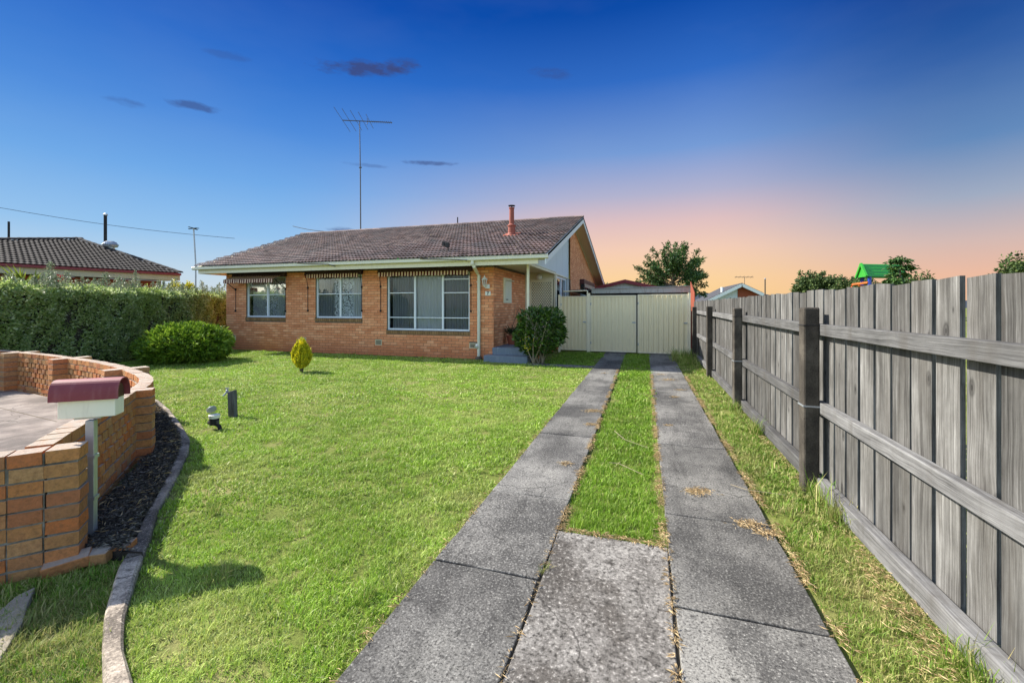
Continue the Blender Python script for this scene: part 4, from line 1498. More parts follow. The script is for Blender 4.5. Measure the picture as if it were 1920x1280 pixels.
# awnings
def awning(u0, u1, z0, z1, ext=0.0, drop=0.0):
    a = MB()
    a.hexa([front(u0, 0.01, z0 + 0.02), front(u1, 0.01, z0 + 0.02), front(u1, 0.15, z0), front(u0, 0.15, z0), front(u0, 0.01, z1), front(u1, 0.01, z1), front(u1, 0.13, z1 - 0.025), front(u0, 0.13, z1 - 0.025)])
    aw = a.build('awning', 'awning_dark', house, bevel=0.012)
    ua, ub = u0 + 0.06, u1 - 0.10
    ev, ez = 0.155 + ext, z0 + 0.03 - drop
    if ext > 0:
        c = MB()
        N_ = 20
        for i in range(N_ + 1):
            uu = ua + (ub - ua) * i / N_
            c.v += [front(uu, 0.12, z0 + 0.06), front(uu, ev, ez)]
        for i in range(N_):
            c.f.append((2 * i, 2 * i + 1, 2 * i + 3, 2 * i + 2))
            c.r.append(0)
        c.build('canopy', 'awning_stripe', aw)
    vl = MB()
    N_ = int((ub - ua) / 0.02)
    for i in range(N_ + 1):
        uu = ua + (ub - ua) * i / N_
        sc_ = 0.105 + 0.022 * abs(math.sin(uu * math.pi / 0.21)) + 0.008 * math.sin(uu * 7)
        wv = 0.006 * math.sin(uu * 23)
        vl.v += [front(uu, ev + wv, ez + 0.01), front(uu, ev + 0.006 + wv, ez - sc_)]
    for i in range(N_):
        vl.f.append((2 * i, 2 * i + 1, 2 * i + 3, 2 * i + 2))
        vl.r.append(0)
    vl.build('valance', 'awning_stripe', aw)
    for uu in (u0 + 0.05, u1 - 0.06):
        b = MB()
        zl = z0 - 0.42
        if ext > 0:
            b.tube([front(uu, 0.03, zl), front(uu, ev - 0.02, ez)], 0.012, 6)
        b.tube([front(uu, 0.03, zl + 0.02), front(uu, 0.03, zl - 0.75)], 0.009, 6)
        b.box(uu - 0.02, uu + 0.02, YF - 0.05, YF, zl - 0.80, zl - 0.74)
        b.box(uu - 0.018, uu + 0.018, YF - 0.05, YF, zl - 0.02, zl + 0.05)
        if ext == 0:
            b.tube([front(uu, 0.03, zl + 0.03), front(uu, 0.10, z0 + 0.02)], 0.009, 6)
        b.build('awning_arm', 'dark_metal', aw)


awning(onY(441, 520, YF)[0], onY(539, 520, YF)[0], 2.60, 2.79, 0.36, 0.12)
awning(onY(576, 510, YF)[0], onY(682, 510, YF)[0], 2.62, 2.80)
awning(onY(712, 505, YF)[0], onY(887, 505, YF)[0], 2.62, 2.80)
# gable window with awning, and entry side light
gmap = mapX(XG)
window(gmap, 21.2, 25.2, 1.0, 2.75, [23.2], {0: [1.9], 1: [1.9]}, house, curtains=[(21.4, 24.9, 'curtain', 0.03, 0.15)])
aw = MB().box(XG + 0.01, XG + 0.24, 20.9, 25.5, 2.66, 2.90).build('awning', 'maroon', house, bevel=0.02)
MB().add([(XG + 0.25, 20.95, 2.68), (XG + 0.25, 25.45, 2.68), (XG + 0.26, 25.45, 2.5), (XG + 0.26, 20.95, 2.5)], [(0, 1, 2, 3)]).build('valance', 'gable_stripe', aw)
smap = mapX(XP)
MB().box(XP - 0.04, XP - 0.0, YD - 0.02, YD + 0.32, 0.37, 2.78).build('corner_panel', 'cream', house)
window(smap, YD + 0.34, YG0 - 0.1, 1.25, 2.745, [YD + 1.45], {0: [], 1: []}, house, curtains=[(YD + 1.6, YG0 - 0.3, 'curtain', 0.03, 0.15)], fw_=0.09)
MB().box(XP - 0.06, XP, YD + 0.34, YG0 - 0.06, 0.37, 1.245).build('apron_panel', 'cream', house)

# downpipe, lamp, number, meter box
ux, _ = onY(899.3, 560, YF)
ux2, _ = onY(886.5, 490, YE + 0.05)
dp = MB()
dp.tube([(ux2, YE + 0.02, 2.87), (ux2, YE + 0.02, 2.78), (ux2 + 0.03, YE + 0.06, 2.71), (ux - 0.02, YF - 0.12, 2.56), (ux, YF - 0.065, 2.50), (ux, YF - 0.065, 0.06)], 0.048, 12)
dpo = dp.build('downpipe', 'gutter', house, smooth=False)
MB().tube([(ux - 0.05, YF - 0.065, 0.42), (ux - 0.05, YF - 0.14, 0.36)], 0.055, 12).build('pipe_outlet', 'off_white', dpo)
MB().lathe([(0.11, 0.0), (0.10, 0.06), (0.05, 0.09), (0.048, 0.1)], (ux, YF - 0.085, 0.0), 12).build('drain_collar', 'bark', dpo)
MB().box(ux - 0.06, ux + 0.06, YF - 0.118, YF - 0.008, 2.30, 2.32).build('pipe_clip', 'gutter', dpo)
lx, lz = onY(912, 527, YF)
lm = MB()
c = (lx, YF - 0.16, lz)
lm.lathe([(0.0, 0.20), (0.008, 0.15), (0.03, 0.11), (0.095, 0.045), (0.10, 0.03), (0.07, 0.028)], c, 6)
lm.lathe([(0.05, -0.13), (0.03, -0.16), (0.0, -0.2)], c, 6)
for k_ in range(6):
    a = k_ * math.pi / 3
    lm.tube([(c[0] + 0.068 * math.cos(a), c[1] + 0.068 * math.sin(a), c[2] + 0.03), (c[0] + 0.045 * math.cos(a), c[1] + 0.045 * math.sin(a), c[2] - 0.13)], 0.007, 5)
lm.tube([(c[0], c[1], c[2] - 0.14), (c[0] + 0.02, c[1] + 0.05, c[2] - 0.21), (c[0] + 0.06, c[1] + 0.12, c[2] - 0.19), (c[0] + 0.06, YF - 0.01, c[2] - 0.16)], 0.014, 6)
lm.lathe([(0.0, -0.25), (0.06, -0.24), (0.06, -0.12), (0.0, -0.11)], (c[0] + 0.06, YF - 0.03, c[2] + 0.02), 10)
lmo = lm.build('wall_lantern', 'off_white', house)
MB().lathe([(0.06, 0.028), (0.04, -0.13)], c, 6).build('lantern_glass', 'glass', lmo)
n0, n1 = onY(910.2, 554, YF), onY(920.2, 546, YF)
num = MB().box(n0[0], n1[0], YF - 0.028, YF - 0.006, n0[1], n1[1]).build('number_plate', 'off_white', house, bevel=0.004)
cu = bpy.data.curves.new('digit', 'FONT')
cu.body, cu.size, cu.align_x, cu.align_y, cu.extrude = '7', 0.135, 'CENTER', 'CENTER', 0.002
cu.offset = 0.003
tmp = bpy.data.objects.new('digit_curve', cu)
COL.objects.link(tmp)
dg = bpy.context.evaluated_depsgraph_get()
dme = bpy.data.meshes.new_from_object(tmp.evaluated_get(dg))
bpy.data.objects.remove(tmp)
dme.materials.clear()
dme.materials.append(MATS['black'])
to = bpy.data.objects.new('digit', dme)
COL.objects.link(to)
to.parent = num
q = ORG[num.name]
to.location = ((n0[0] + n1[0]) / 2 - q[0], YF - 0.0315 - q[1], (n0[1] + n1[1]) / 2 - q[2])
to.rotation_euler = (R(90), 0, 0)
my0, mz1 = onX(945.6, 520, XR_ + 0.05)
my1, _ = onX(959.5, 530, XR_ + 0.05)
mz0 = onX(945.6, 568, XR_ + 0.05)[1]
mbx = MB().box(XR_ + 0.006, XR_ + 0.05, my0, my1, mz0, mz1).build('meter_box', 'cream', house, bevel=0.006)
MB().box(XR_ + 0.051, XR_ + 0.068, my0 + 0.09, my1 - 0.09, mz0 + 0.10, mz1 - 0.10).build('meter_door', 'gutter', mbx, bevel=0.004)
MB().box(XR_ + 0.04, XR_ + 0.14, my0 + 0.12, my1 + 0.02, mz1 - 0.09, mz1 - 0.07).build('meter_hood', 'gutter', mbx)
MB().box(XR_ + 0.069, XR_ + 0.085, my0 + 0.14, my0 + 0.3, mz0 + 0.10, mz0 + 0.125).build('meter_latch', 'black', mbx)


# flue, floodlight, pipes, antenna on the roof
def roofpt(x, y_):
    return (x, y_, slope(y_))


fx_, fy_ = -4.5, 14.5
fz = slope(fy_)
fl = MB().lathe([(0.20, -0.05), (0.16, 0.05), (0.135, 0.10), (0.125, 0.32), (0.155, 0.34), (0.15, 0.37), (0.09, 0.42), (0.085, 0.95), (0.10, 0.96), (0.10, 1.0), (0.0, 1.0)], (fx_, fy_, fz), 16).build('flue', 'flue', house, smooth=False)
MB().lathe([(0.12, 1.06), (0.13, 1.07), (0.0, 1.10)], (fx_, fy_, fz), 14).build('flue_cap', 'dark_metal', fl)
cp = MB()
for k_ in range(4):
    a = k_ * math.pi / 2 + 0.4
    cp.tube([(fx_ + 0.09 * math.cos(a), fy_ + 0.09 * math.sin(a), fz + 0.98), (fx_ + 0.09 * math.cos(a), fy_ + 0.09 * math.sin(a), fz + 1.07)], 0.01, 5)
cp.build('cap_bracket', 'dark_metal', fl)
MB().hexa([(fx_ - 0.28, fy_ - 0.30, slope(fy_ - 0.30) + 0.03), (fx_ + 0.28, fy_ - 0.30, slope(fy_ - 0.30) + 0.03), (fx_ + 0.28, fy_ + 0.2, slope(fy_ + 0.2) + 0.05), (fx_ - 0.28, fy_ + 0.2, slope(fy_ + 0.2) + 0.05),
           (fx_ - 0.28, fy_ - 0.30, slope(fy_ - 0.30) + 0.055), (fx_ + 0.28, fy_ - 0.30, slope(fy_ - 0.30) + 0.055), (fx_ + 0.28, fy_ + 0.2, slope(fy_ + 0.2) + 0.065), (fx_ - 0.28, fy_ + 0.2, slope(fy_ + 0.2) + 0.065)]).build('flashing', 'terracotta', fl, bevel=0.008)
bx_, by_ = -5.66, 11.85
bz_ = slope(by_)
fd = MB()
fd.tube([(bx_, by_, bz_), (bx_ - 0.07, by_ + 0.02, bz_ + 0.2)], 0.014, 6)
fd.box(bx_ - 0.13, bx_ - 0.01, by_ - 0.04, by_ + 0.05, bz_ + 0.17, bz_ + 0.32)
fd.box(bx_ - 0.24, bx_ - 0.15, by_ - 0.03, by_ + 0.05, bz_ + 0.22, bz_ + 0.36)
fd.build('floodlight', 'black', house, bevel=0.008)
vx, vy = onY(858, 430, YRG + 1.0)[0], YRG + 1.0
MB().tube([(vx, vy, slope(vy) - 0.1), (vx, vy, 6.0)], 0.03, 8).build('vent_pipe', 'dark_metal', house)
ant = thing('tv_antenna', (0, 0, 0), 'x', 'x')
for k_ in list(ant.keys()):
    del ant[k_]
AX, AY = -13.82, YRG + 0.02
ant.parent = house
q = ORG[house.name]
ant.location = (AX - q[0], AY - q[1], ZRG - q[2])
ORG[ant.name] = (AX, AY, ZRG)
ATOP = 11.0
MB().tube([(AX, AY, ZRG - 0.02), (AX - 0.02, AY, 8.4), (AX - 0.06, AY, ATOP + 0.05)], [0.032, 0.028, 0.02], 8).build('mast', 'antenna_metal', ant)
MB().box(AX - 0.08, AX + 0.05, AY - 0.03, AY + 0.03, 8.62, 8.67).build('mast_clamp', 'antenna_metal', ant)
bd = Vector((0.955, 0.1, 0.0)).normalized()
bd = Vector((CS, SN + 0.12, 0.0)).normalized()
top = Vector((AX - 0.06, AY, ATOP + 0.02))
MB().bar(top - bd * 0.85, top + bd * 1.62, 0.035, 0.035).build('boom', 'antenna_metal', ant)
ed = bd.cross(Vector((0, 0, 1))).normalized()
# long elements run towards and away from the lens
for s_, L_ in ((-0.84, 1.45), (-0.50, 1.35), (-0.16, 1.2), (0.18, 1.05), (0.50, 0.85)):
    pc = top + bd * s_
    MB().tube([pc - ed * L_, pc + ed * L_], 0.011, 5).build('element', 'antenna_metal', ant)
for i in range(10):
    pc = top + bd * (0.62 + i * 0.105)
    MB().tube([pc - ed * 0.16, pc + ed * 0.16], 0.007, 5).build('short_element', 'antenna_metal', ant)
pc = top + bd * 0.36
MB().tube([pc + Vector((0, 0, 0.16)), pc + bd * 0.05, pc + Vector((0, 0, -0.16))], 0.014, 5).build('dipole', 'antenna_metal', ant)
# green ball wedged in the gutter
tag(MB().lathe([(0, -0.05), (0.035, -0.035), (0.05, 0), (0.035, 0.035), (0, 0.05)], (-7.0, YE + 0.0, 2.995), 12).build('ball', 'play_green', smooth=True), 'small green ball caught in the front gutter', 'ball')

# pot plant on the porch
px_, py2 = -4.03, 13.0
pot = thing('pot_plant', (px_, py2, 0.366), 'terracotta pot with spiky aloe and a dry flower stalk on porch', 'pot plant')
MB().lathe([(0.0, 0.0), (0.105, 0.0), (0.115, 0.03), (0.155, 0.20), (0.16, 0.225), (0.175, 0.225), (0.18, 0.285), (0.165, 0.285), (0.15, 0.26), (0.0, 0.25)], (px_, py2, 0.367), 20).build('pot', 'terracotta', pot, smooth=False)
rng = np.random.default_rng(4)
nl = 46
th = rng.random(nl) * 6.283
upv = 0.5 + 1.6 * rng.random(nl)
P_ = np.stack([px_ + 0.03 * np.cos(th), py2 + 0.03 * np.sin(th), np.full(nl, 0.62) + 0.12 * rng.random(nl)], 1)
V, F, r = leaf_quads(P_, np.stack([np.cos(th), np.sin(th), upv], 1), 0.20 + 0.16 * rng.random(nl), np.full(nl, 0.035), rng, 0.3, 0.05)
np_object('leaves', V, F, r, 'aloe_leaf', pot)
MB().tube([(px_, py2, 0.66), (px_ + 0.02, py2, 0.95), (px_ + 0.14, py2, 1.25), (px_ + 0.21, py2, 1.50)], [0.012, 0.01, 0.008, 0.006], 6).build('flower_stalk', 'bark', pot)
MB().tube([(px_ + 0.06, py2, 1.1), (px_ + 0.08, py2, 1.38), (px_ + 0.11, py2, 1.62)], [0.007, 0.006, 0.004], 5).build('flower_stalk', 'pale_stem', pot)
V, F, r = leaf_quads(np.stack([px_ + 0.21 + rng.normal(size=30) * 0.03, py2 + rng.normal(size=30) * 0.03, 1.5 + rng.normal(size=30) * 0.07], 1), rng.normal(size=(30, 3)), np.full(30, 0.05), np.full(30, 0.012), rng)
np_object('flower_head', V, F, r, 'flue', pot)

# ------------------------------------------------------------------ gates
YGT = 14.8
gx = [onY(v, 600, YGT)[0] for v in (1051.5, 1100, 1107, 1193, 1195.5, 1290)]


def gate(name, x0, x1, z0, z1, label, pitch, rib, rz=0.0, handle=True):
    g_ = thing(name, ((x0 + x1) / 2, YGT, 0), label, 'gate')
    f = MB()
    t = 0.035
    f.box(x0, x0 + t, YGT - 0.02, YGT + 0.02, z0, z1).box(x1 - t, x1, YGT - 0.02, YGT + 0.02, z0, z1)
    f.box(x0 + t, x1 - t, YGT - 0.02, YGT + 0.02, z0, z0 + t).box(x0 + t, x1 - t, YGT - 0.02, YGT + 0.02, z1 - t, z1)
    f.build('frame', 'gate_frame', g_, bevel=0.006)
    s_ = MB()
    pts_ = []
    u_ = x0 + t
    while u_ < x1 - t:
        for du, v_ in ((0.0, 0.0), (pitch * 0.55, 0.0), (pitch * 0.62, rib), (pitch * 0.92, rib), (pitch * 0.99, 0.0)):
            if u_ + du <= x1 - t:
                pts_.append((u_ + du, YGT + 0.004 - v_))
        u_ += pitch
    pts_.append((x1 - t, YGT + 0.004))
    for (a, b) in pts_:
        s_.v += [(a, b, z0 + t), (a, b, z1 - t)]
    for i in range(len(pts_) - 1):
        s_.f.append((2 * i, 2 * i + 2, 2 * i + 3, 2 * i + 1))
        s_.r.append(0)
    s_.build('ribbed_sheet', 'gate_sheet', g_)
    MB().box(x0 + 0.005, x0 + 0.03, YGT - 0.035, YGT - 0.02, z0 + 0.25, z0 + 0.33).build('hinge', 'galvanised', g_)
    MB().box(x0 + 0.005, x0 + 0.03, YGT - 0.035, YGT - 0.02, z1 - 0.33, z1 - 0.25).build('hinge', 'galvanised', g_)
    MB().box(x1 - 0.13, x1 - 0.02, YGT - 0.036, YGT - 0.021, 1.02, 1.06).build('latch', 'galvanised', g_)
    return g_


gate('side_gate', gx[0], gx[1], 0.06, 1.93, 'narrow cream ribbed steel gate beside the porch', 0.13, 0.035)
gate('driveway_gate', gx[2], gx[3], 0.04, 1.95, 'wide cream gate leaf with faint ribs next to narrow gate', 0.12, 0.018)
gate('driveway_gate', gx[4], gx[5], 0.03, 1.97, 'wide cream gate leaf with strong dark ribs beside paling fence', 0.155, 0.042)
for (a, b, zt, lb) in ((onY(1047, 600, YGT)[0], gx[0] - 0.008, 1.97, 'cream steel gate post against the porch corner'), (gx[1] + 0.008, gx[2] - 0.008, 2.02, 'cream steel gate post between narrow and wide gates'), (gx[5] + 0.008, gx[5] + 0.075, 2.0, 'cream steel gate post next to dark fence end')):
    pth = thing('gate_post', ((a + b) / 2, YGT, 0), lb, 'post', 'cream gate posts')
    MB().box(a, b, YGT - 0.035, YGT + 0.035, -0.05, zt).build('shaft', 'gate_frame', pth, bevel=0.005)
    MB().box(a - 0.004, b + 0.004, YGT - 0.04, YGT + 0.04, zt + 0.001, zt + 0.015).build('cap', 'gate_frame', pth)
zb_ = onY(1080, 545, YGT)[1]
ob = MB().tube([(onY(1056, 546, YGT)[0], YGT, zb_ - 0.02), (onY(1100, 545, YGT)[0], YGT, zb_), (onY(1101.5, 545, YGT)[0], YGT, zb_ - 0.02), (onY(1101.5, 545, YGT)[0], YGT, 2.03)], 0.02, 8)
o = ob.build('gate_rail', 'gate_frame', base=(-2.4, YGT, 2.03))
tag(o, 'bent cream pipe over the narrow gate beside the porch', 'rail')

# ------------------------------------------------------------------ carport and things behind the gate
cpx0, cpz0 = onY(1109, 551, 17.5)
cpx1 = onY(1294.5, 545, 17.5)[0]
carport = thing('carport', ((cpx0 + cpx1) / 2, 20, 0), 'flat roofed carport with pale stained fascia behind the gates', 'carport')
MB().hexa([(cpx0, 17.48, 2.09), (cpx1, 17.48, 2.10), (cpx1, 17.52, 2.10), (cpx0, 17.52, 2.09), (cpx0, 17.48, 2.27), (cpx1, 17.48, 2.335), (cpx1, 17.52, 2.335), (cpx0, 17.52, 2.27)]).build('fascia', 'carport_fascia', carport, bevel=0.01)
MB().hexa([(cpx0 - 0.02, 17.42, 2.275), (cpx1 + 0.02, 17.42, 2.34), (cpx1 + 0.02, 17.56, 2.34), (cpx0 - 0.02, 17.56, 2.275), (cpx0 - 0.02, 17.42, 2.293), (cpx1 + 0.02, 17.42, 2.358), (cpx1 + 0.02, 17.56, 2.358), (cpx0 - 0.02, 17.56, 2.293)]).build('capping', 'galvanised', carport)
MB().hexa([(cpx0 - 0.9, 17.53, 2.20), (cpx1, 17.53, 2.22), (cpx1, 24, 2.14), (cpx0 - 0.9, 24, 2.14), (cpx0 - 0.9, 17.53, 2.25), (cpx1, 17.53, 2.27), (cpx1, 24, 2.19), (cpx0 - 0.9, 24, 2.19)]).build('roof_sheet', 'dark_roof', carport)
for xx in (cpx0 + 0.05, cpx1 - 0.12):
    MB().box(xx, xx + 0.07, 17.6, 17.67, 0, 2.2).build('post', 'bark', carport)
MB().box(cpx0 - 0.9, cpx1, 23.9, 23.95, 0, 2.13).build('shade_backing', 'dark_roof', carport)  # added wall, its dark colour stands for the deep shade under the carport
MB().box(cpx1 + 0.0, cpx1 + 0.05, 17.7, 23.9, 0, 2.13).build('side_wall', 'dark_roof', carport)
sf = thing('side_fence', (1.75, 16.3, 0), 'short red brown stained timber fence beyond the gate', 'fence')
for i in range(14):
    yy = 15.35 + i * 0.15
    MB().box(1.60 + i * 0.006, 1.622 + i * 0.006, yy, yy + 0.143, 0.03, 2.05 + i * 0.035).build('paling', 'stained_fence', sf)
MB().box(1.625, 1.66, 15.3, 17.4, 1.4, 1.48).build('rail', 'stained_fence', sf)

shed = thing('garage', (-1.0, 27, 0), 'pale garage with red trimmed gable roof behind the carport', 'garage')
sy = 26.5
ax_, az_ = onY(1172, 525.5, sy)
e0 = onY(1108, 541, sy)
e1 = onY(1246, 541, sy)
MB().prism([(e0[0] + 0.15, sy + 0.1), (e1[0] - 0.15, sy + 0.1), (e1[0] - 0.15, sy + 6), (e0[0] + 0.15, sy + 6)], 0, e0[1] - 0.1).build('wall', 'shed_wall', shed)
MB().add([(e0[0], sy + 0.1, e0[1] - 0.1), (e1[0], sy + 0.1, e1[1] - 0.1), (ax_, sy + 0.1, az_ - 0.08)], [(0, 1, 2)]).build('gable', 'shed_wall', shed)
rf_ = MB()
for a, b in ((e0, (ax_, az_)), ((ax_, az_), e1)):
    rf_.hexa([(a[0], sy - 0.1, a[1] - 0.0), (b[0], sy - 0.1, b[1] - 0.0), (b[0], sy + 6.2, b[1]), (a[0], sy + 6.2, a[1]), (a[0], sy - 0.1, a[1] + 0.05), (b[0], sy - 0.1, b[1] + 0.05), (b[0], sy + 6.2, b[1] + 0.05), (a[0], sy + 6.2, a[1] + 0.05)])
rf_o = rf_.build('roof', 'red_steel', shed)
for a, b in ((e0, (ax_, az_)), ((ax_, az_), e1)):
    MB().bar((a[0], sy - 0.13, a[1] - 0.06), (b[0], sy - 0.13, b[1] - 0.06), 0.04, 0.20).build('barge', 'red_steel', rf_o)

nh = thing('distant_house', (8.5, 47, 0), 'distant house with dark roof, pale blue gable and red brick corner', 'house')
ny = 45.0
ap = onY(1390, 532.5, ny)
ea = onY(1300, 576, ny)
eb = onY(1430, 551, ny)
MB().prism([(ea[0] + 0.5, ny + 0.3), (eb[0] - 0.3, ny + 0.3), (eb[0] - 0.3, ny + 10), (ea[0] + 0.5, ny + 10)], 0, 1.3).build('wall', 'pale_blue', nh)
xs_ = onY(1384, 550, ny)[0]
zc = ea[1] + (ap[1] - ea[1]) * (xs_ - ea[0]) / (ap[0] - ea[0])
MB().add([(ea[0], ny + 0.25, ea[1] - 0.1), (xs_, ny + 0.25, 0.5), (xs_, ny + 0.25, zc - 0.1)], [(0, 1, 2)]).build('gable_boarding', 'pale_blue', nh)
MB().add([(xs_, ny + 0.2, 0.0), (eb[0], ny + 0.2, 0.0), (eb[0], ny + 0.2, eb[1] - 0.1), (ap[0], ny + 0.2, ap[1] - 0.1), (xs_, ny + 0.2, zc - 0.1)], [(0, 1, 2, 3, 4)]).build('brick_corner', 'red_brick', nh)
rf_ = MB()
for a, b in ((ea, ap), (ap, eb)):
    rf_.hexa([(a[0], ny - 0.3, a[1]), (b[0], ny - 0.3, b[1]), (b[0], ny + 12, b[1]), (a[0], ny + 12, a[1]), (a[0], ny - 0.3, a[1] + 0.1), (b[0], ny - 0.3, b[1] + 0.1), (b[0], ny + 12, b[1] + 0.1), (a[0], ny + 12, a[1] + 0.1)])
rfo = rf_.build('roof', 'dark_roof', nh)
for a, b in ((ea, ap), (ap, eb)):
    MB().bar((a[0], ny - 0.34, a[1] - 0.1), (b[0], ny - 0.34, b[1] - 0.1), 0.05, 0.28).build('barge', 'barge', rfo)
q = onY(1354, 545, ny + 1)
MB().tube([(q[0], ny + 1, q[1] - 0.4), (q[0], ny + 1, q[1] + 0.35)], 0.13, 8).build('roof_vent', 'barge', rfo)
q = onY(1396, 520, ny + 9)
aa = MB().tube([(q[0], ny + 9, 3.0), (q[0], ny + 9, q[1])], 0.025, 5)
aa.tube([(q[0] - 1.0, ny + 9, q[1] + 0.05), (q[0] + 0.9, ny + 9, q[1])], 0.03, 5)
for i in range(5):
    aa.tube([(q[0] - 0.9 + i * 0.4, ny + 8.5, q[1] + 0.12), (q[0] - 0.9 + i * 0.4, ny + 9.5, q[1] - 0.02)], 0.02, 4)
aa.build('antenna', 'antenna_metal', nh)
q = onY(1434.5, 523, 60)
pl = thing('utility_pole', (q[0], 60, 0), 'thin distant dark pole right of the blue gabled house', 'pole')
MB().tube([(q[0], 60, 0), (q[0], 60, q[1])], 0.08, 6).build('shaft', 'bark', pl)
MB().lathe([(0.10, 0.0), (0.07, 0.10), (0.0, 0.12)], (q[0], 60, q[1]), 8).build('cap', 'galvanised', pl)

# play tower over the fence
ptd = 19.3
c0 = onY(1607, 521, ptd)
c1 = onY(1678, 516, ptd)
tw = thing('play_tower', (8.3, 19.6, 0), 'play tower with bright green ribbed gable roof and blue posts', 'play tower')
zr = onY(1640, 496, ptd)[1]
ze = onY(1640, 520.5, ptd)[1]
# ridge runs away to the right; gable end faces the camera side
gA = Vector((onY(1606, 520, ptd)[0], ptd, ze))
gB = Vector((onY(1626, 517, ptd - 0.9)[0], ptd - 0.9, ze))
gm_ = (gA + gB) / 2
gm_.z = zr
rd = Vector((1.0, 0.50, 0)).normalized()
RL = 1.75
sh = MB()
N_ = 8
for side, e_ in ((0, gA), (1, gB)):
    prev = None
    for i in range(N_ + 1):
        t = i / N_
        p_ = gm_.lerp(e_, t)
        nrm = Vector((0, 0, 1))
        p_ = p_ + nrm * (0.035 if i % 2 else 0.0)
        if prev is not None:
            sh.add([prev, p_, p_ + rd * RL, prev + rd * RL], [(0, 1, 2, 3)])
        prev = p_
sh.build('roof', 'play_green', tw)
MB().add([gA, gB, gm_ + Vector((0, 0, -0.05))], [(0, 1, 2)]).build('gable_panel', 'play_green', tw)
bb = MB()
for e_ in (gA, gB):
    bb.bar(gm_ - rd * 0.03, e_ - rd * 0.03, 0.06, 0.09)
bb.build('gable_trim', 'play_green', tw)
for p_ in (gA.lerp(gB, 0.12) + rd * 0.2, gA.lerp(gB, 0.9) + rd * 0.15, gA.lerp(gB, 0.12) + rd * (RL - 0.3), gA.lerp(gB, 0.9) + rd * (RL - 0.25)):
    MB().tube([(p_.x, p_.y, 0), (p_.x, p_.y, ze + 0.05)], 0.06, 8).build('post', 'play_blue', tw)
q0 = gA.lerp(gB, 0.9) + rd * 0.1
q1 = Vector((onY(1596, 530, ptd)[0], ptd, ze - 0.25))
MB().tube([q0 + Vector((0, 0, -0.22)), q1 + Vector((0.05, 0, 0.0)), q1 + Vector((0, 0, -0.1)), (q1.x, q1.y, 0)], 0.045, 7).build('ladder_rail', 'play_orange', tw)
MB().tube([q1 + Vector((0.1, -0.3, -0.05)), q1 + Vector((0.75, -0.5, -0.2)), (q1.x + 0.75, q1.y - 0.5, 0)], 0.04, 7).build('ladder_rail', 'play_orange', tw)
MB().prism([(p_.x, p_.y) for p_ in (gA, gB, gB + rd * RL, gA + rd * RL)], 1.1, 1.18).build('deck', 'play_blue', tw)

# ------------------------------------------------------------------ neighbour's house on the left
ez_ = 3.05


def at_z(x, y_, z):
    d = FPX * (z - H_CAM) / (HORIZ - y_)
    a, b = ray(x)
    return Vector((a * d, b * d, z))


E1, E2 = at_z(10, 494, ez_), at_z(338, 512.5, ez_)
ev = (E2 - E1).normalized()
E0 = E1 - ev * 5.5
inn = Vector((-ev.y, ev.x, 0))          # away from the viewer, up the roof
nb = thing('neighbour_house', (-23, 11, 0), 'neighbouring house with black tiled hip roof behind the hedge', 'house')


def at_d(x, y_, d):
    a, b = ray(x)
    return Vector((a * d, b * d, H_CAM + (HORIZ - y_) * d / FPX))


PK = at_d(146, 449, 20.6)
# face plane through E1, E2, PK
nface = (E2 - E1).cross(PK - E1).normalized()
if nface.z < 0:
    nface = -nface
updir = nface.cross(ev).normalized()
if updir.z < 0:
    updir = -updir
run_pk = (PK - E2).dot(updir)
al_pk = (PK - E2).dot(ev)
LFT = E0
TM2, TV2, TF2 = tile_mesh('tile', 'dark_tile', 0.30, 0.40, 0.022, 0.042)
n_roof = MB()
BK = PK + inn * 7 + Vector((0, 0, -2.0))
E2b = E2 + inn * 13
n_roof.add([E0, E2, PK, E0 + (PK - E2) + ev * (-6)], [(0, 1, 2)])
n_roof.add([E2, E2b, PK], [(0, 1, 2)])
n_roof_o = n_roof.build('roof', 'dark_tile', nb)
mtx = Matrix((ev, updir, nface)).transposed()
el_ = mtx.to_euler()
ntl = []
tr_ = random.Random(9)
r_ = 0
LHIP = at_d(0, 470, 17.2)        # where the left hip leaves the frame
while True:
    s_ = r_ * 0.345 - 0.04
    if s_ > run_pk:
        break
    f_ = max(0, s_) / run_pk
    xr = al_pk * f_
    u_ = xr - 0.16
    lim = -(E2 - E0).length + f_ * ((E2 - E0).length + al_pk)
    while u_ > lim:
        ntl.append((E2 + ev * u_ + updir * s_ + nface * 0.01, u_))
        u_ -= 0.30
    r_ += 1
ntl.sort(key=lambda t: -t[1])
vis = [t for t in ntl if True]
restv, restf, restr = [], [], []
tv = np.array(TV2)
M3 = np.array(mtx)
vis.sort(key=lambda t: (t[0].x ** 2 + t[0].y ** 2) + (1e4 if ((t[0].x * CS + t[0].y * SN) / (-t[0].x * SN + t[0].y * CS)) < -1.22 else 0))
for i, (p_, u_) in enumerate(vis):
    if i < 300:
        piece('tile', TM2, n_roof_o, p_, rot=el_)
    else:
        restv.append(tv @ M3.T + np.array(p_))
        restf.append(np.array(TF2) + (len(restv) - 1) * len(tv))
        restr.append(np.full(len(TF2), tr_.random()))
if restv:
    np_object('tiling', np.concatenate(restv), np.concatenate(restf), np.concatenate(restr), 'dark_tile', n_roof_o, kind='stuff')
# hip caps
CAPD = cap_mesh('hip_cap', 'dark_tile', 0.44, 0.13)


def caps(a, b):
    d = (b - a)
    L_ = d.length
    d.normalize()
    sd_ = Vector((0, 0, 1)).cross(d).normalized()
    up_ = d.cross(sd_)
    e_ = Matrix((d, sd_, up_)).transposed().to_euler()
    k_ = 0.2
    while k_ < L_:
        piece('hip_cap', CAPD, n_roof_o, a + d * k_ + up_ * 0.02, rot=e_)
        k_ += 0.41


caps(E2, PK)
caps(E0, PK)
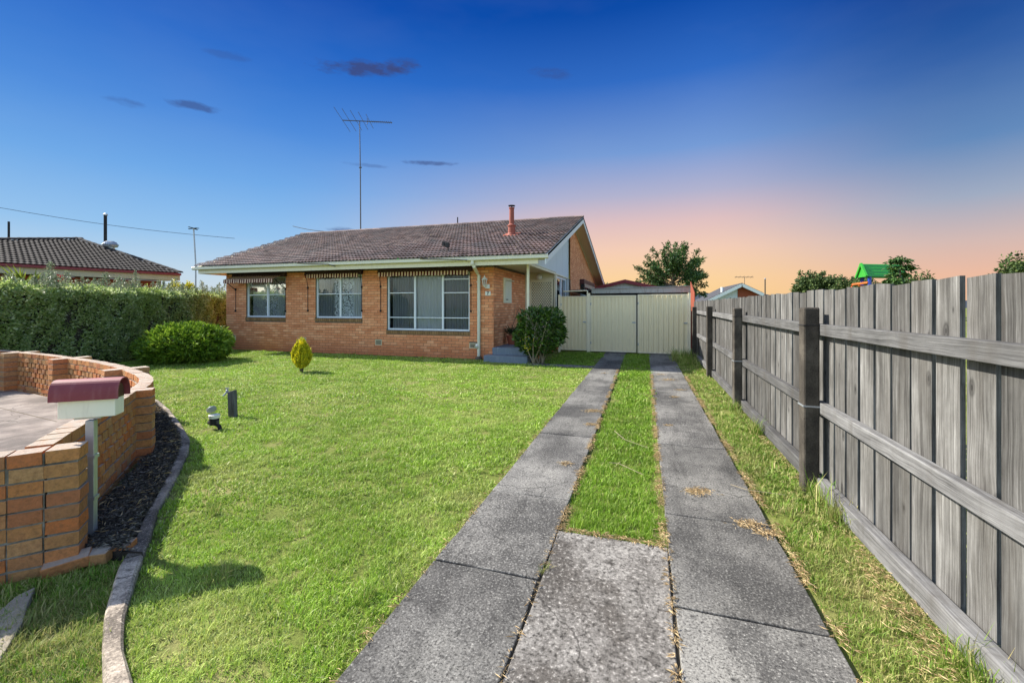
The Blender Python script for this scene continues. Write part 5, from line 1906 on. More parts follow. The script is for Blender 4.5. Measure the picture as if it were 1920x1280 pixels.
# second roof plane rising behind on the left
B0, B1, B2 = at_d(-60, 448, 22.5), at_d(112, 452, 21.2), at_d(-60, 478, 17.5)
MB().add([B2, PK + Vector((0, 0, -0.05)), B1 + Vector((0, 0, 0.02)), B0], [(0, 1, 2, 3)]).build('rear_roof', 'dark_tile', nb)
dv = (B1 - B0)
ofs = inn * 6 + Vector((0, 0, -2.2))
MB().add([B0, B1, B1 + ofs, B0 + ofs], [(0, 1, 2, 3)]).build('rear_roof', 'dark_tile', nb)
caps(B0, B1)
dn = Vector((0, 0, -1))
outw = -inn
nfx = MB()
a, b = E0 + outw * 0.10, E2 + outw * 0.10
nfx.hexa([a + dn * 0.10, b + dn * 0.10, b + inn * 0.1 + dn * 0.10, a + inn * 0.1 + dn * 0.10, a + dn * -0.0, b + dn * -0.0, b + inn * 0.1, a + inn * 0.1])
nfx.build('gutter', 'red_steel', nb)
nfx = MB()
a, b = E0 + inn * 0.02, E2 + inn * 0.02
nfx.hexa([a + dn * 0.33, b + dn * 0.33, b + inn * 0.03 + dn * 0.33, a + inn * 0.03 + dn * 0.33, a + dn * 0.05, b + dn * 0.05, b + inn * 0.03 + dn * 0.05, a + inn * 0.03 + dn * 0.05])
nfx.build('fascia', 'tan_fascia', nb)
a, b = E0 + inn * 0.05, E2 + inn * 0.05
MB().hexa([a + dn * 0.31, b + dn * 0.31, b + inn * 1.2 + dn * 0.31, a + inn * 1.2 + dn * 0.31, a + dn * 0.29, b + dn * 0.29, b + inn * 1.2 + dn * 0.29, a + inn * 1.2 + dn * 0.29]).build('eave_lining', 'tan_fascia', nb)
a, b = E0 + inn * 0.55, E2 + inn * 0.55 - ev * 0.5
nfx = MB().hexa([a + dn * 3.0, b + dn * 3.0, b + inn * 8 + dn * 3.0, a + inn * 8 + dn * 3.0, a + dn * 0.35, b + dn * 0.35, b + inn * 8 + dn * 0.35, a + inn * 8 + dn * 0.35])
nfx.build('wall', 'red_brick', nb)
# roof furniture of the neighbour
q = at_d(197.5, 460, 20.5)
q2 = at_d(197.5, 404, 20.5)
MB().tube([q - Vector((0, 0, 0.4)), (q.x, q.y, q2.z)], 0.065, 8).build('flue', 'dark_metal', nb)
MB().lathe([(0.09, 0), (0.09, 0.06), (0.0, 0.12)], (q.x, q.y, q2.z), 8).build('flue_cap', 'galvanised', nb)
q = at_d(207, 459, 20.3)
wv = MB().lathe([(0.16, -0.35), (0.16, -0.12), (0.25, -0.10), (0.28, 0.0), (0.22, 0.13), (0.0, 0.19)], (q.x, q.y, q.z), 18).build('turbine_vent', 'galvanised', nb)
tv_ = MB()
for k_ in range(18):
    a = k_ * 2 * math.pi / 18
    tv_.tube([(q.x + 0.25 * math.cos(a), q.y + 0.25 * math.sin(a), q.z - 0.1), (q.x + 0.30 * math.cos(a + 0.15), q.y + 0.30 * math.sin(a + 0.15), q.z), (q.x + 0.12 * math.cos(a + 0.4), q.y + 0.12 * math.sin(a + 0.4), q.z + 0.17)], 0.014, 4)
tv_.build('vane', 'galvanised', wv)
q = at_d(16.5, 445, 23)
MB().tube([q - Vector((0, 0, 0.3)), q + Vector((0, 0, 0.85))], 0.05, 8).build('flue', 'dark_metal', nb)

# far mast with a spiky head, wires
q = at_d(367, 497, 30)
q2 = at_d(363, 428, 30)
ms = thing('aerial_mast', (q.x, q.y, 0), 'thin grey mast with small spiky head above the hedge', 'mast')
MB().tube([(q.x, q.y, 0), (q.x, q.y, q.z), (q2.x, q2.y, q2.z)], 0.05, 6).build('shaft', 'galvanised', ms)
hd = MB()
for k_ in range(7):
    a = k_ * 0.9
    hd.bar((q2.x, q2.y, q2.z), (q2.x + 0.32 * math.cos(a), q2.y + 0.32 * math.sin(a), q2.z + 0.06 * math.sin(a * 3)), 0.1, 0.035)
hd.build('head', 'dark_metal', ms)


def wire(name, pts_, r_, label):
    o = MB().tube(pts_, r_, 5).build(name, 'dark_metal', base=tuple(pts_[0]))
    return tag(o, label, 'wire')


a, b = at_d(-60, 379, 34), at_d(440, 447, 40)
wire('overhead_wire', [a.lerp(b, t) - Vector((0, 0, 0.8 * math.sin(math.pi * t) * 0.4)) for t in [i / 10 for i in range(11)]], 0.018, 'long thin wire sloping across the sky above black roof')
a = at_d(549, 424, 30)
b = Vector((AX + 0.25, AY + 0.2, ZRG + 0.12))
wire('service_wire', [a.lerp(b, t) - Vector((0, 0, 0.25 * math.sin(math.pi * t))) for t in [i / 8 for i in range(9)]], 0.02, 'short dark service wire meeting the ridge near the antenna')
a, b = Vector(((onY(617, 496, YE)[0]), YE - 0.06, 2.90)), Vector(((onY(630, 497, YE)[0]), YE - 0.02, 2.83))
wire('cable_end', [Vector((onY(560, 492, YE)[0], YE - 0.05, 2.97)), a, b], 0.012, 'loose black cable end hanging on fascia above middle window')
wire('cable_end', [Vector((onY(790, 484, YE)[0], YE - 0.06, 2.965)), Vector((onY(830, 485, YE)[0], YE - 0.07, 2.93)), Vector((onY(878, 487, YE)[0], YE - 0.06, 2.88))], 0.012, 'thin black cable running along gutter to the downpipe')


# ------------------------------------------------------------------ plants
def crown_points(n_, rng, shape):
    pts_ = []
    while len(pts_) < n_:
        p_ = rng.random((n_ * 2, 3)) * 2 - 1
        pts_.extend(p_[shape(p_)])
    return np.array(pts_[:n_])


# hedge
hedge = thing('hedge', (-15, 9, 0), 'long clipped pale green hedge left of the brick house', 'hedge')
HP = [Vector((-16.6, 14.2)), Vector((-16.05, 12.8)), Vector((-14.3, 8.2)), Vector((-13.2, 5.4)), Vector((-12.4, 3.3))]
rng = np.random.default_rng(51)
segs = []
for a, b in zip(HP, HP[1:]):
    segs.append((a, b, (b - a).length))
tot = sum(s_[2] for s_ in segs)
core = MB()
LP, LD, LS = [], [], []


def bump_(u, z):
    return 0.10 * np.sin(u * 2.1 + z * 1.3) + 0.07 * np.sin(u * 5.3 - z * 3.1) + 0.05 * np.sin(u * 11 + z * 7)


uacc = 0.0
TH = 1.3
for a, b, L_ in segs:
    d = (b - a).normalized()
    nrm = Vector((-d.y, d.x))
    if nrm.x < 0:
        nrm = -nrm
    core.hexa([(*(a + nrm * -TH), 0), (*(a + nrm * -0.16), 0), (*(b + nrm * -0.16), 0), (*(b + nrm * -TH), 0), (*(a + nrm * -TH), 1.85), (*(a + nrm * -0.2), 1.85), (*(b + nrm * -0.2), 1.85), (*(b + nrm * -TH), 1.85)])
    # front face leaves
    nl = int(4800 * L_)
    u = rng.random(nl) * L_
    z = rng.random(nl) ** 0.9 * 2.02
    off = bump_(u + uacc, z) * 0.8 - 0.06 - 0.12 * (1 - np.minimum(1, (2.05 - z) / 0.2)) - rng.random(nl) ** 2 * 0.16
    P_ = np.stack([a.x + d.x * u + nrm.x * off, a.y + d.y * u + nrm.y * off, z], 1)
    D_ = np.stack([np.full(nl, nrm.x), np.full(nl, nrm.y), np.full(nl, 0.5)], 1) + rng.normal(size=(nl, 3)) * 0.8
    LP.append(P_)
    LD.append(D_)
    # top leaves
    nl = int(2800 * L_)
    u = rng.random(nl) * L_
    v = -rng.random(nl) * TH
    z = 1.98 + 0.06 * np.sin((u + uacc) * 3) + 0.05 * np.sin(v * 7 + u * 9) + rng.normal(size=nl) * 0.05 - 0.08 * (v > -0.12)
    P_ = np.stack([a.x + d.x * u + nrm.x * v, a.y + d.y * u + nrm.y * v, z], 1)
    LP.append(P_)
    LD.append(np.stack([np.zeros(nl), np.zeros(nl), np.ones(nl)], 1) + rng.normal(size=(nl, 3)) * 0.7)
    uacc += L_
P_, D_ = np.concatenate(LP), np.concatenate(LD)
V, F, r = leaf_quads(P_, D_, 0.045 + 0.04 * rng.random(len(P_)), 0.026 + 0.02 * rng.random(len(P_)), rng, 0.9)
np_object('foliage', V, F, r, 'hedge_leaf', hedge)
core.build('shade_core', 'soil', hedge)  # solid dark core added inside the leaves to block light
# loose shoots standing above the hedge
SP, SD_ = [], []
stm = MB()
rs_ = random.Random(8)
for k_ in range(150):
    s_ = rs_.random() * tot
    acc = 0
    for a, b, L_ in segs:
        if acc + L_ >= s_:
            p_ = a + (b - a) * ((s_ - acc) / L_)
            d = (b - a).normalized()
            break
        acc += L_
    nrm = Vector((-d.y, d.x))
    nrm = nrm if nrm.x > 0 else -nrm
    p_ = p_ - nrm * rs_.uniform(0.15, 1.3)
    big = rs_.random() < 0.22
    hgt = rs_.uniform(0.25, 0.5) + (rs_.uniform(0.1, 0.35) if big else 0)
    lean_ = Vector((rs_.uniform(-0.2, 0.2), rs_.uniform(-0.2, 0.2), 1)).normalized()
    b0 = Vector((p_.x, p_.y, 1.9))
    stm.tube([b0, b0 + lean_ * hgt], 0.006, 4)
    nl = int(110 * hgt / 0.4)
    t = rng.random(nl)
    w_ = 0.10 + 0.05 * rs_.random()
    base_ = np.array(b0) + np.outer(t * hgt, np.array(lean_)) + rng.normal(size=(nl, 3)) * w_ * (1.05 - t)[:, None] * np.array([1, 1, 0.4])
    SP.append(base_)
    SD_.append(rng.normal(size=(nl, 3)) + np.array([0, 0, 0.8]))
P_, D_ = np.concatenate(SP), np.concatenate(SD_)
V, F, r = leaf_quads(P_, D_, 0.035 + 0.03 * rng.random(len(P_)), 0.018 + 0.012 * rng.random(len(P_)), rng, 0.9)
np_object('shoots', V, F, r, 'hedge_sprig', hedge)
stm.build('shoot_stems', 'pale_stem', hedge)


def blob_shrub(name, label, cat, c, rad, h, n_, mat, L, W, zc=0.5, out=0.7, up=0.4, seed=1, lump=0.12, core_mat='soil', shape=None, stems=0, stem_mat='bark', shell=0.35, corek=0.72):
    rng = np.random.default_rng(seed)
    t = thing(name, (c[0], c[1], 0), label, cat)
    d = unit(rng.normal(size=(n_, 3)))
    d[:, 2] = np.where(d[:, 2] < -0.75, -d[:, 2], d[:, 2])
    ph = np.arctan2(d[:, 1], d[:, 0])
    lum = 1 + lump * (np.sin(ph * 3 + d[:, 2] * 4 + seed) + 0.7 * np.sin(ph * 7 - d[:, 2] * 6) + 0.5 * np.sin(ph * 13 + d[:, 2] * 11 + 2))
    rr = lum * (1 - shell * rng.random(n_) ** 2)
    P_ = d * rr[:, None] * np.array([rad[0], rad[1], h * (1 - zc)])
    neg = d[:, 2] < 0
    P_[neg, 2] = d[neg, 2] * rr[neg] * h * zc
    P_ = P_ + np.array([c[0], c[1], h * zc])
    P_[:, 2] = np.maximum(P_[:, 2], 0.02)
    D_ = d * out + rng.normal(size=(n_, 3)) * 0.5 + np.array([0, 0, up])
    V, F, r = leaf_quads(P_, D_, L * (0.7 + 0.6 * rng.random(n_)), W * (0.7 + 0.6 * rng.random(n_)), rng, 0.8)
    np_object('foliage', V, F, r, mat, t)
    cm = MB().lathe([(0.0, -zc * h * corek), (rad[0] * corek * 0.8, -zc * h * corek * 0.6), (rad[0] * corek, 0), (rad[0] * corek * 0.75, h * (1 - zc) * corek * 0.65), (0, h * (1 - zc) * corek)], (c[0], c[1], h * zc), 12)
    cm.build('shade_core', core_mat, t)  # added solid core, dark like the shade behind the leaves
    if stems:
        rs_ = random.Random(seed)
        for k_ in range(stems):
            a = rs_.random() * 6.283
            q_ = rad[0] * rs_.uniform(0.2, 0.9)
            b0 = Vector((c[0] + rs_.uniform(-0.12, 0.12), c[1] + rs_.uniform(-0.12, 0.12), 0))
            e_ = Vector((c[0] + q_ * math.cos(a), c[1] + q_ * math.sin(a), h * rs_.uniform(0.6, 0.9)))
            mid = b0.lerp(e_, 0.5) + Vector((0.05 * math.cos(a), 0.05 * math.sin(a), 0.1))
            MB().tube([b0, mid, e_], [0.018, 0.013, 0.006], 6).build('stem', stem_mat, t)
    return t


blob_shrub('round_shrub', 'wide rounded bright green shrub in front of hedge', 'shrub', (-12.55, 8.95), (1.12, 1.05), 1.02, 10000, 'round_leaf', 0.13, 0.040, 0.42, 0.9, 0.5, 3, 0.075, corek=0.72, shell=0.45)


# shrub by the porch: boxy crown of long glossy leaves on pale stems
def porch_shrub():
    rng = np.random.default_rng(14)
    c = (-2.80, 11.68)
    t = thing('glossy_shrub', (c[0], c[1], 0), 'dark glossy leaved shrub with pale stems beside porch steps', 'shrub')
    n_ = 3300
    u = rng.random((n_ * 3, 3)) * 2 - 1
    e_ = (np.abs(u[:, 0]) ** 3 + np.abs(u[:, 1]) ** 3 + np.abs(u[:, 2]) ** 3)
    keep = (e_ < 1) & (e_ > 0.10)
    u = u[keep][:n_]
    n_ = len(u)
    w = 0.66 + 0.05 * np.sin(u[:, 2] * 5 + u[:, 0] * 3)
    zz = 0.86 + u[:, 2] * 0.68
    k = np.where(zz < 0.6, 0.68 + 0.32 * np.maximum(zz - 0.15, 0) / 0.45, 1.0)
    tilt = 0.10 * (zz - 0.8)
    P_ = np.stack([c[0] + u[:, 0] * w * k + tilt, c[1] + u[:, 1] * 0.55 * k, zz], 1)
    D_ = np.stack([u[:, 0], u[:, 1], 0.5 + 0 * u[:, 0]], 1) + rng.normal(size=(n_, 3)) * 0.55
    V, F, r = leaf_quads(P_, D_, 0.10 + 0.07 * rng.random(n_), 0.034 + 0.016 * rng.random(n_), rng, 0.8, 0.3)
    np_object('foliage', V, F, r, 'glossy_leaf', t)
    rs_ = random.Random(3)
    for k_ in range(11):
        a = rs_.random() * 6.283
        b0 = Vector((c[0] + rs_.uniform(-0.14, 0.14), c[1] - 0.1 + rs_.uniform(-0.1, 0.1), 0))
        e2 = Vector((c[0] + 0.5 * math.cos(a), c[1] + 0.42 * math.sin(a) - 0.1, rs_.uniform(0.95, 1.35)))
        m_ = b0.lerp(e2, 0.45) + Vector((rs_.uniform(-0.08, 0.08), -0.05, 0.08))
        MB().tube([b0, m_, e2], [0.017, 0.013, 0.006], 6).build('stem', 'pale_stem', t)
    for k_ in range(3):
        xx = c[0] - 0.25 + 0.22 * k_
        MB().tube([(c[0] - 0.1, c[1] - 0.35, 0.02), (xx - 0.04, c[1] - 0.48, 0.55), (xx + 0.06 * k_, c[1] - 0.50, 1.18)], [0.016, 0.012, 0.006], 6).build('stem', 'pale_stem', t)
    yl = MB()
    n2 = 26
    P2 = np.stack([c[0] - 0.22 + rng.normal(size=n2) * 0.08, c[1] - 0.6 + rng.normal(size=n2) * 0.03, 0.62 + rng.normal(size=n2) * 0.13], 1)
    V, F, r = leaf_quads(P2, rng.normal(size=(n2, 3)), np.full(n2, 0.07), np.full(n2, 0.025), rng)
    np_object('yellow_leaves', V, F, r, 'gold_leaf', t)


porch_shrub()


# golden conifer: upright flattened sprays in a flame shape
def golden():
    rng = np.random.default_rng(22)
    c = (-7.96, 8.40)
    t = thing('golden_conifer', (c[0], c[1], 0), 'small yellow flame shaped conifer standing on the lawn', 'conifer')
    LPs, LDs = [], []
    for k_ in range(74):
        a = rng.random() * 6.283
        rr = 0.20 * math.sqrt(rng.random())
        ox, oy = rr * math.cos(a), rr * math.sin(a) * 0.9
        top_ = 0.74 * (1 - (rr / 0.40) ** 2) + rng.normal() * 0.03 + 0.04 * math.sin(a * 3 + 1) - (0.10 if abs(ox + 0.01) < 0.04 else 0)
        n_ = 150
        tt = rng.random(n_)
        wid = 0.30 + 0.85 * np.sin(np.clip(tt * 0.9 + 0.02, 0, 1) * np.pi) ** 0.8
        P_ = np.stack([c[0] + ox * wid, c[1] + oy * wid, 0.10 + tt * (top_ - 0.10)], 1) + rng.normal(size=(n_, 3)) * 0.013
        LPs.append(P_)
        LDs.append(np.tile(np.array([math.cos(a) * 0.35, math.sin(a) * 0.35, 1.0]), (n_, 1)) + rng.normal(size=(n_, 3)) * 0.35)
    P_, D_ = np.concatenate(LPs), np.concatenate(LDs)
    V, F, r = leaf_quads(P_, D_, 0.035 + 0.03 * rng.random(len(P_)), 0.016 + 0.010 * rng.random(len(P_)), rng, 0.8, 0.0)
    np_object('foliage', V, F, r, 'gold_leaf', t)
    for k_ in range(6):
        a = k_ * 1.1
        MB().tube([(c[0] + 0.02 * math.cos(a), c[1] + 0.02 * math.sin(a), -0.01), (c[0] + 0.10 * math.cos(a), c[1] + 0.1 * math.sin(a), 0.34)], [0.014, 0.008], 5).build('stem', 'bark', t)


golden()


def tree(name, label, base, h, crown, n_, mat, L, W, seed, trunk_r=0.1, limbs=14, tips=60, clump=0.35, upsh=0.0):
    """crown: (centre z, rx, rz); limbs with leafy side shoots, leaves grouped in clumps along the shoots"""
    rng = np.random.default_rng(seed)
    rs_ = random.Random(seed)
    t = thing(name, (base[0], base[1], 0), label, 'tree')
    cz, rx, rz = crown
    tk = MB()
    tk.tube([(base[0], base[1], -0.1), (base[0] + 0.05, base[1], cz * 0.55), (base[0], base[1] + 0.05, cz)], [trunk_r, trunk_r * 0.7, trunk_r * 0.4], 8)
    LPs, LDs = [], []
    per = max(6, n_ // tips)
    lm_ = MB()
    for k_ in range(tips):
        d = Vector((rng.normal(), rng.normal(), rng.normal() * 0.8 + 0.25 + upsh)).normalized()
        st = Vector((base[0], base[1], cz - rz * 0.45 * rs_.random()))
        ln_ = rs_.uniform(0.55, 1.08)
        en = Vector((base[0] + d.x * rx * ln_, base[1] + d.y * rx * ln_, cz + d.z * rz * ln_))
        if k_ < limbs:
            lm_.tube([st, st.lerp(en, 0.5) + Vector((0, 0, 0.05 * h * 0.2)), en], [trunk_r * 0.35, trunk_r * 0.2, trunk_r * 0.06], 5)
        tt = 0.35 + 0.65 * rng.random(per) ** 0.7
        cur = np.array(st)[None, :] * (1 - tt[:, None]) + np.array(en)[None, :] * tt[:, None]
        cur[:, 2] += upsh * 0.3 * tt ** 2
        w_ = clump * (0.35 + 0.65 * np.sin(np.clip(tt, 0, 1) * np.pi * 0.85))
        P_ = cur + unit(rng.normal(size=(per, 3))) * (w_ * rng.random(per) ** 0.5)[:, None]
        LPs.append(P_)
        LDs.append(np.array([d.x, d.y, d.z]) * 0.7 + rng.normal(size=(per, 3)) * 0.7)
    P_, D_ = np.concatenate(LPs), np.concatenate(LDs)
    keep = P_[:, 2] > 0.3
    P_, D_ = P_[keep], D_[keep]
    V, F, r = leaf_quads(P_, D_, L * (0.6 + 0.8 * rng.random(len(P_))), W * (0.6 + 0.8 * rng.random(len(P_))), rng, 0.9, 0.3)
    np_object('crown', V, F, r, mat, t)
    tr_o = tk.build('trunk', 'bark', t)
    lm_.build('limbs', 'bark', tr_o)
    return t


tx = onY(1262, 500, 30)[0]
tree('garden_tree', 'leafy green tree with upright shoots behind the carport', (tx, 30), 6.2, (3.5, 2.35, 2.55), 12500, 'tree_leaf', 0.17, 0.07, 61, 0.13, 22, 72, 0.26, 0.12)
for (x, sp) in ((1228, 0.5), (1256, 0.1), (1278, 0.3)):
    pass
tx = onY(1160, 530, 33)[0]
tree('small_tree', 'sparse small tree top showing above red garage gable', (tx, 33), 4, (2.5, 2.0, 1.1), 900, 'tree_leaf', 0.16, 0.06, 62, 0.08, 10, 26, 0.25, 0.1)
tx = onY(1527, 530, 75)[0]
tree('round_tree', 'dense rounded dark tree beyond the fence palings', (tx, 75), 7, (4.0, 3.1, 2.9), 12000, 'far_leaf', 0.34, 0.22, 63, 0.25, 14, 130, 0.7)
tx = onY(1612, 530, 70)[0]
tree('broad_tree', 'broad dark tree behind the green play tower', (tx, 70), 7, (3.3, 3.4, 2.9), 11000, 'far_leaf', 0.34, 0.22, 64, 0.25, 14, 80, 0.75)
tree('broad_tree', 'dark tree under the play tower roof, far behind it', (tx + 6.5, 72), 7, (3.0, 3.4, 2.6), 11000, 'far_leaf', 0.34, 0.22, 67, 0.25, 14, 80, 0.75)
tx = onY(1728, 530, 60)[0]
tree('low_tree', 'low distant tree just right of the narrow conical tree', (tx, 60), 5, (2.9, 2.6, 2.4), 4000, 'far_leaf', 0.3, 0.17, 65, 0.2, 12, 50, 0.6)
tx = onY(1922, 500, 22)[0]
tree('corner_tree', 'dark tree at the right edge above the fence', (tx + 0.3, 22), 5, (3.0, 1.35, 1.15), 4000, 'far_leaf', 0.14, 0.08, 66, 0.15, 12, 50, 0.3)


# narrow conical tree standing in front of the play tower
def conical():
    rng = np.random.default_rng(70)
    Yc = 17.2
    x0_, zt = onY(1688, 475, Yc)
    t = thing('conical_tree', (x0_, Yc, 0), 'narrow conical tree with tiers of leaves beside play tower', 'tree')
    MB().tube([(x0_, Yc, 0), (x0_, Yc, zt - 0.1)], [0.08, 0.012], 7).build('trunk', 'bark', t)
    LPs, LDs = [], []
    for k_ in range(60):
        f_ = rng.random()
        z_ = 1.0 + f_ * (zt - 1.05)
        z_ = round(z_ / 0.22) * 0.22 + rng.normal() * 0.03
        rr = 0.40 * (1 - (z_ - 1.0) / (zt - 0.6)) + 0.10
        a = rng.random() * 6.283
        n_ = 60
        tt = rng.random(n_) ** 0.6
        P_ = np.stack([x0_ + rr * tt * math.cos(a), Yc + rr * tt * math.sin(a), z_ + 0.10 * tt - 0.12 * tt ** 2 + 0 * tt], 1) + rng.normal(size=(n_, 3)) * np.array([0.07, 0.07, 0.035])
        LPs.append(P_)
        LDs.append(np.tile(np.array([math.cos(a), math.sin(a), -0.25]), (n_, 1)) + rng.normal(size=(n_, 3)) * 0.4)
    P_, D_ = np.concatenate(LPs), np.concatenate(LDs)
    V, F, r = leaf_quads(P_, D_, 0.09 + 0.07 * rng.random(len(P_)), 0.04 + 0.02 * rng.random(len(P_)), rng, 0.5, 0.3)
    np_object('crown', V, F, r, 'tree_leaf', t)


conical()

# plants behind the hedge: yucca, red flower, golden bushes
q = at_d(44, 520, 11.6)
yk = thing('yucca', (q.x, q.y, 0), 'yellow green spiky yucca rising behind the hedge top', 'yucca')
n_ = 26
th = rng.random(n_) * 6.283
P_ = np.tile(np.array([q.x, q.y, 1.95]), (n_, 1)) + rng.normal(size=(n_, 3)) * 0.05
D_ = np.stack([np.cos(th) * 0.55, np.sin(th) * 0.55, 0.6 + 0.9 * rng.random(n_)], 1)
V, F, r = leaf_quads(P_, D_, 0.55 + 0.25 * rng.random(n_), np.full(n_, 0.055), rng, 0.3, 0.05)
np_object('leaves', V, F, r, 'yucca_leaf', yk)
MB().tube([(q.x, q.y, 0), (q.x, q.y, 2.0)], 0.07, 8).build('trunk', 'bark', yk)
q = at_d(112, 522, 12.6)
fl_ = thing('flowering_stem', (q.x, q.y, 0), 'single bright red flower above the hedge', 'flower')
MB().tube([(q.x, q.y, 0), (q.x, q.y, q.z)], 0.012, 5).build('stem', 'bark', fl_)
V, F, r = leaf_quads(np.tile(np.array(q), (26, 1)) + rng.normal(size=(26, 3)) * 0.02, rng.normal(size=(26, 3)), np.full(26, 0.11), np.full(26, 0.09), rng)
np_object('bloom', V, F, r, 'red_flower', fl_)
for (x, y_, rad, lb) in ((327, 538, 0.42, 'golden bush showing over the hedge, larger one'), (353, 539, 0.30, 'golden bush showing over hedge, smaller one nearer house')):
    q = at_d(x, y_, 17.4)
    blob_shrub('golden_bush', lb, 'bush', (q.x, q.y), (rad, rad), q.z + 0.12, 2600, 'gold_leaf', 0.09, 0.04, 0.6, 0.8, 0.5, int(x), 0.08)

# ------------------------------------------------------------------ garden wall, bed, kerb, mailbox, small things
gw = thing('garden_wall', (-6, 3.4, 0), 'low curved orange brick garden wall with open honeycomb panels and piers', 'wall')
CH, BH = 0.086, 0.0735
BLc = 0.145
WT = 0.13
rg = random.Random(41)


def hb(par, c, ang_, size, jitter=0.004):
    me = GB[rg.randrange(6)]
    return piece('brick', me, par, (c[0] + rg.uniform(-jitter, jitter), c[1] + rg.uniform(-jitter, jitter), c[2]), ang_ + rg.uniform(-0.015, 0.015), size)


def run_panel(pts_, name, courses, z0, honey=(), par=None, stagger=True):
    """pts_: centreline points one brick module apart"""
    mt = MB()
    # mortar core, thinner than the bricks; honeycomb courses have none
    solid = [k_ for k_ in range(courses) if k_ not in honey]
    for a, b in zip(pts_, pts_[1:]):
        d = (b - a).normalized()
        nrm = Vector((-d.y, d.x))
        hw = WT / 2 - 0.010
        for k_ in solid:
            za = z0 + k_ * CH - 0.006
            zb2 = z0 + k_ * CH + BH + (0.006 if k_ < courses - 1 else -0.012)
            mt.hexa([(*(a - nrm * hw), za), (*(b - nrm * hw), za), (*(b + nrm * hw), za), (*(a + nrm * hw), za), (*(a - nrm * hw), zb2), (*(b - nrm * hw), zb2), (*(b + nrm * hw), zb2), (*(a + nrm * hw), zb2)])
    panel = mt.build(name, 'garden_mortar', par or gw)
    for k_ in range(courses):
        if k_ % 2 and stagger:
            for i, sg in ((0, 0.25), (len(pts_) - 2, 0.75)):
                d = pts_[i + 1] - pts_[i]
                c = pts_[i] + d * sg
                hb(panel, (c.x, c.y, z0 + k_ * CH + BH / 2), math.atan2(d.y, d.x), (d.length * 0.5 - 0.011, WT, BH))
        sh_ = 0.5 if k_ % 2 and stagger else 0.0
        for i in range(len(pts_) - 1):
            a, b = pts_[i], pts_[i + 1]
            d = (b - a)
            ln_ = d.length
            c = a + d * (0.5 + sh_)
            if i == len(pts_) - 2 and sh_:
                continue
            ang_ = math.atan2(d.y, d.x)
            bl = ln_ - 0.011
            if k_ in honey:
                bl = ln_ * 0.70
            hb(panel, (c.x, c.y, z0 + k_ * CH + BH / 2), ang_, (bl, WT, BH))
    return panel


def pier(c, ang_, w, courses, z0, name='pier', top=True):
    d = Vector((math.cos(ang_), math.sin(ang_)))
    nrm = Vector((-d.y, d.x))
    mt = MB()
    hw = w / 2 - 0.008
    cc = Vector(c)
    mt.hexa([(*(cc - d * hw - nrm * hw), z0 - 0.05), (*(cc + d * hw - nrm * hw), z0 - 0.05), (*(cc + d * hw + nrm * hw), z0 - 0.05), (*(cc - d * hw + nrm * hw), z0 - 0.05)] +
            [(*(cc - d * hw - nrm * hw), z0 + courses * CH - 0.02), (*(cc + d * hw - nrm * hw), z0 + courses * CH - 0.02), (*(cc + d * hw + nrm * hw), z0 + courses * CH - 0.02), (*(cc - d * hw + nrm * hw), z0 + courses * CH - 0.02)])
    p_ = mt.build(name, 'garden_mortar', gw)
    for k_ in range(courses):
        hb(p_, (c[0], c[1], z0 + k_ * CH + BH / 2), ang_, (w, w, BH), 0.003)
    return p_


Z0 = -0.04
NC = 9
wd = Vector((-0.73, 0.683)).normalized()       # along the straight panel, away from the street
wn = Vector((0.683, 0.73)).normalized()        # towards the lawn
# straight honeycomb panel from near pier to second pier; its lawn face passes (-3.95, 2.07)
face0 = Vector((-3.50, 1.65))
cl0 = face0 - wn * (WT / 2)
Lp = 2.02
npt = int(Lp / 0.155)
pts_ = [cl0 + wd * (i * 0.155 - 0.05) for i in range(1, npt + 2)]
run_panel(pts_, 'honeycomb_panel', NC, Z0, honey=(3, 4, 5, 6))
# near pier
pc_ = Vector((-3.34, 1.73)) + wd * 0.075 - wn * 0.075
angp = math.atan2(wd.y, wd.x)
pier(pc_, angp, 0.15, NC, Z0)
# street side panel running from the near pier towards the left foreground
st0 = pc_ - wn * 0.075
pts_ = [st0 - wn * (0.155 * i + 0.004) - wd * 0.012 for i in range(0, 9)]
run_panel(pts_, 'street_panel', NC, Z0, stagger=False)
# second pier
pB = Vector((-4.95, 3.12)) + wd * 0.07 - wn * 0.03
pier(pB, angp, 0.15, NC, Z0)
# curved panels between further piers
cv = curve_pts(CURVE, 0.158)
cv = [Vector((p_.x, p_.y)) for p_ in cv]
pier_pos = [Vector((-6.96, 4.12)), Vector((-9.18, 4.66)), Vector((-11.2, 4.95))]
idx = [min(range(len(cv)), key=lambda i: (cv[i] - p_).length) for p_ in pier_pos]
bounds = [0] + idx + [len(cv) - 1]
for bi, (i0, i1) in enumerate(zip(bounds, bounds[1:])):
    hc = (2, 3, 4, 5, 6) if bi in (1, 2) else (3, 4, 5, 6)
    run_panel(cv[i0:i1 + 1], 'curved_panel', NC, Z0, honey=hc if bi < 3 else ())
for i in idx:
    d = cv[min(i + 1, len(cv) - 1)] - cv[i - 1]
    a_ = math.atan2(d.y, d.x)
    for sgn in (1, -1):
        nrm = Vector((-math.sin(a_), math.cos(a_))) * sgn
        pier(cv[i] + nrm * 0.14, a_, 0.20, NC, Z0)

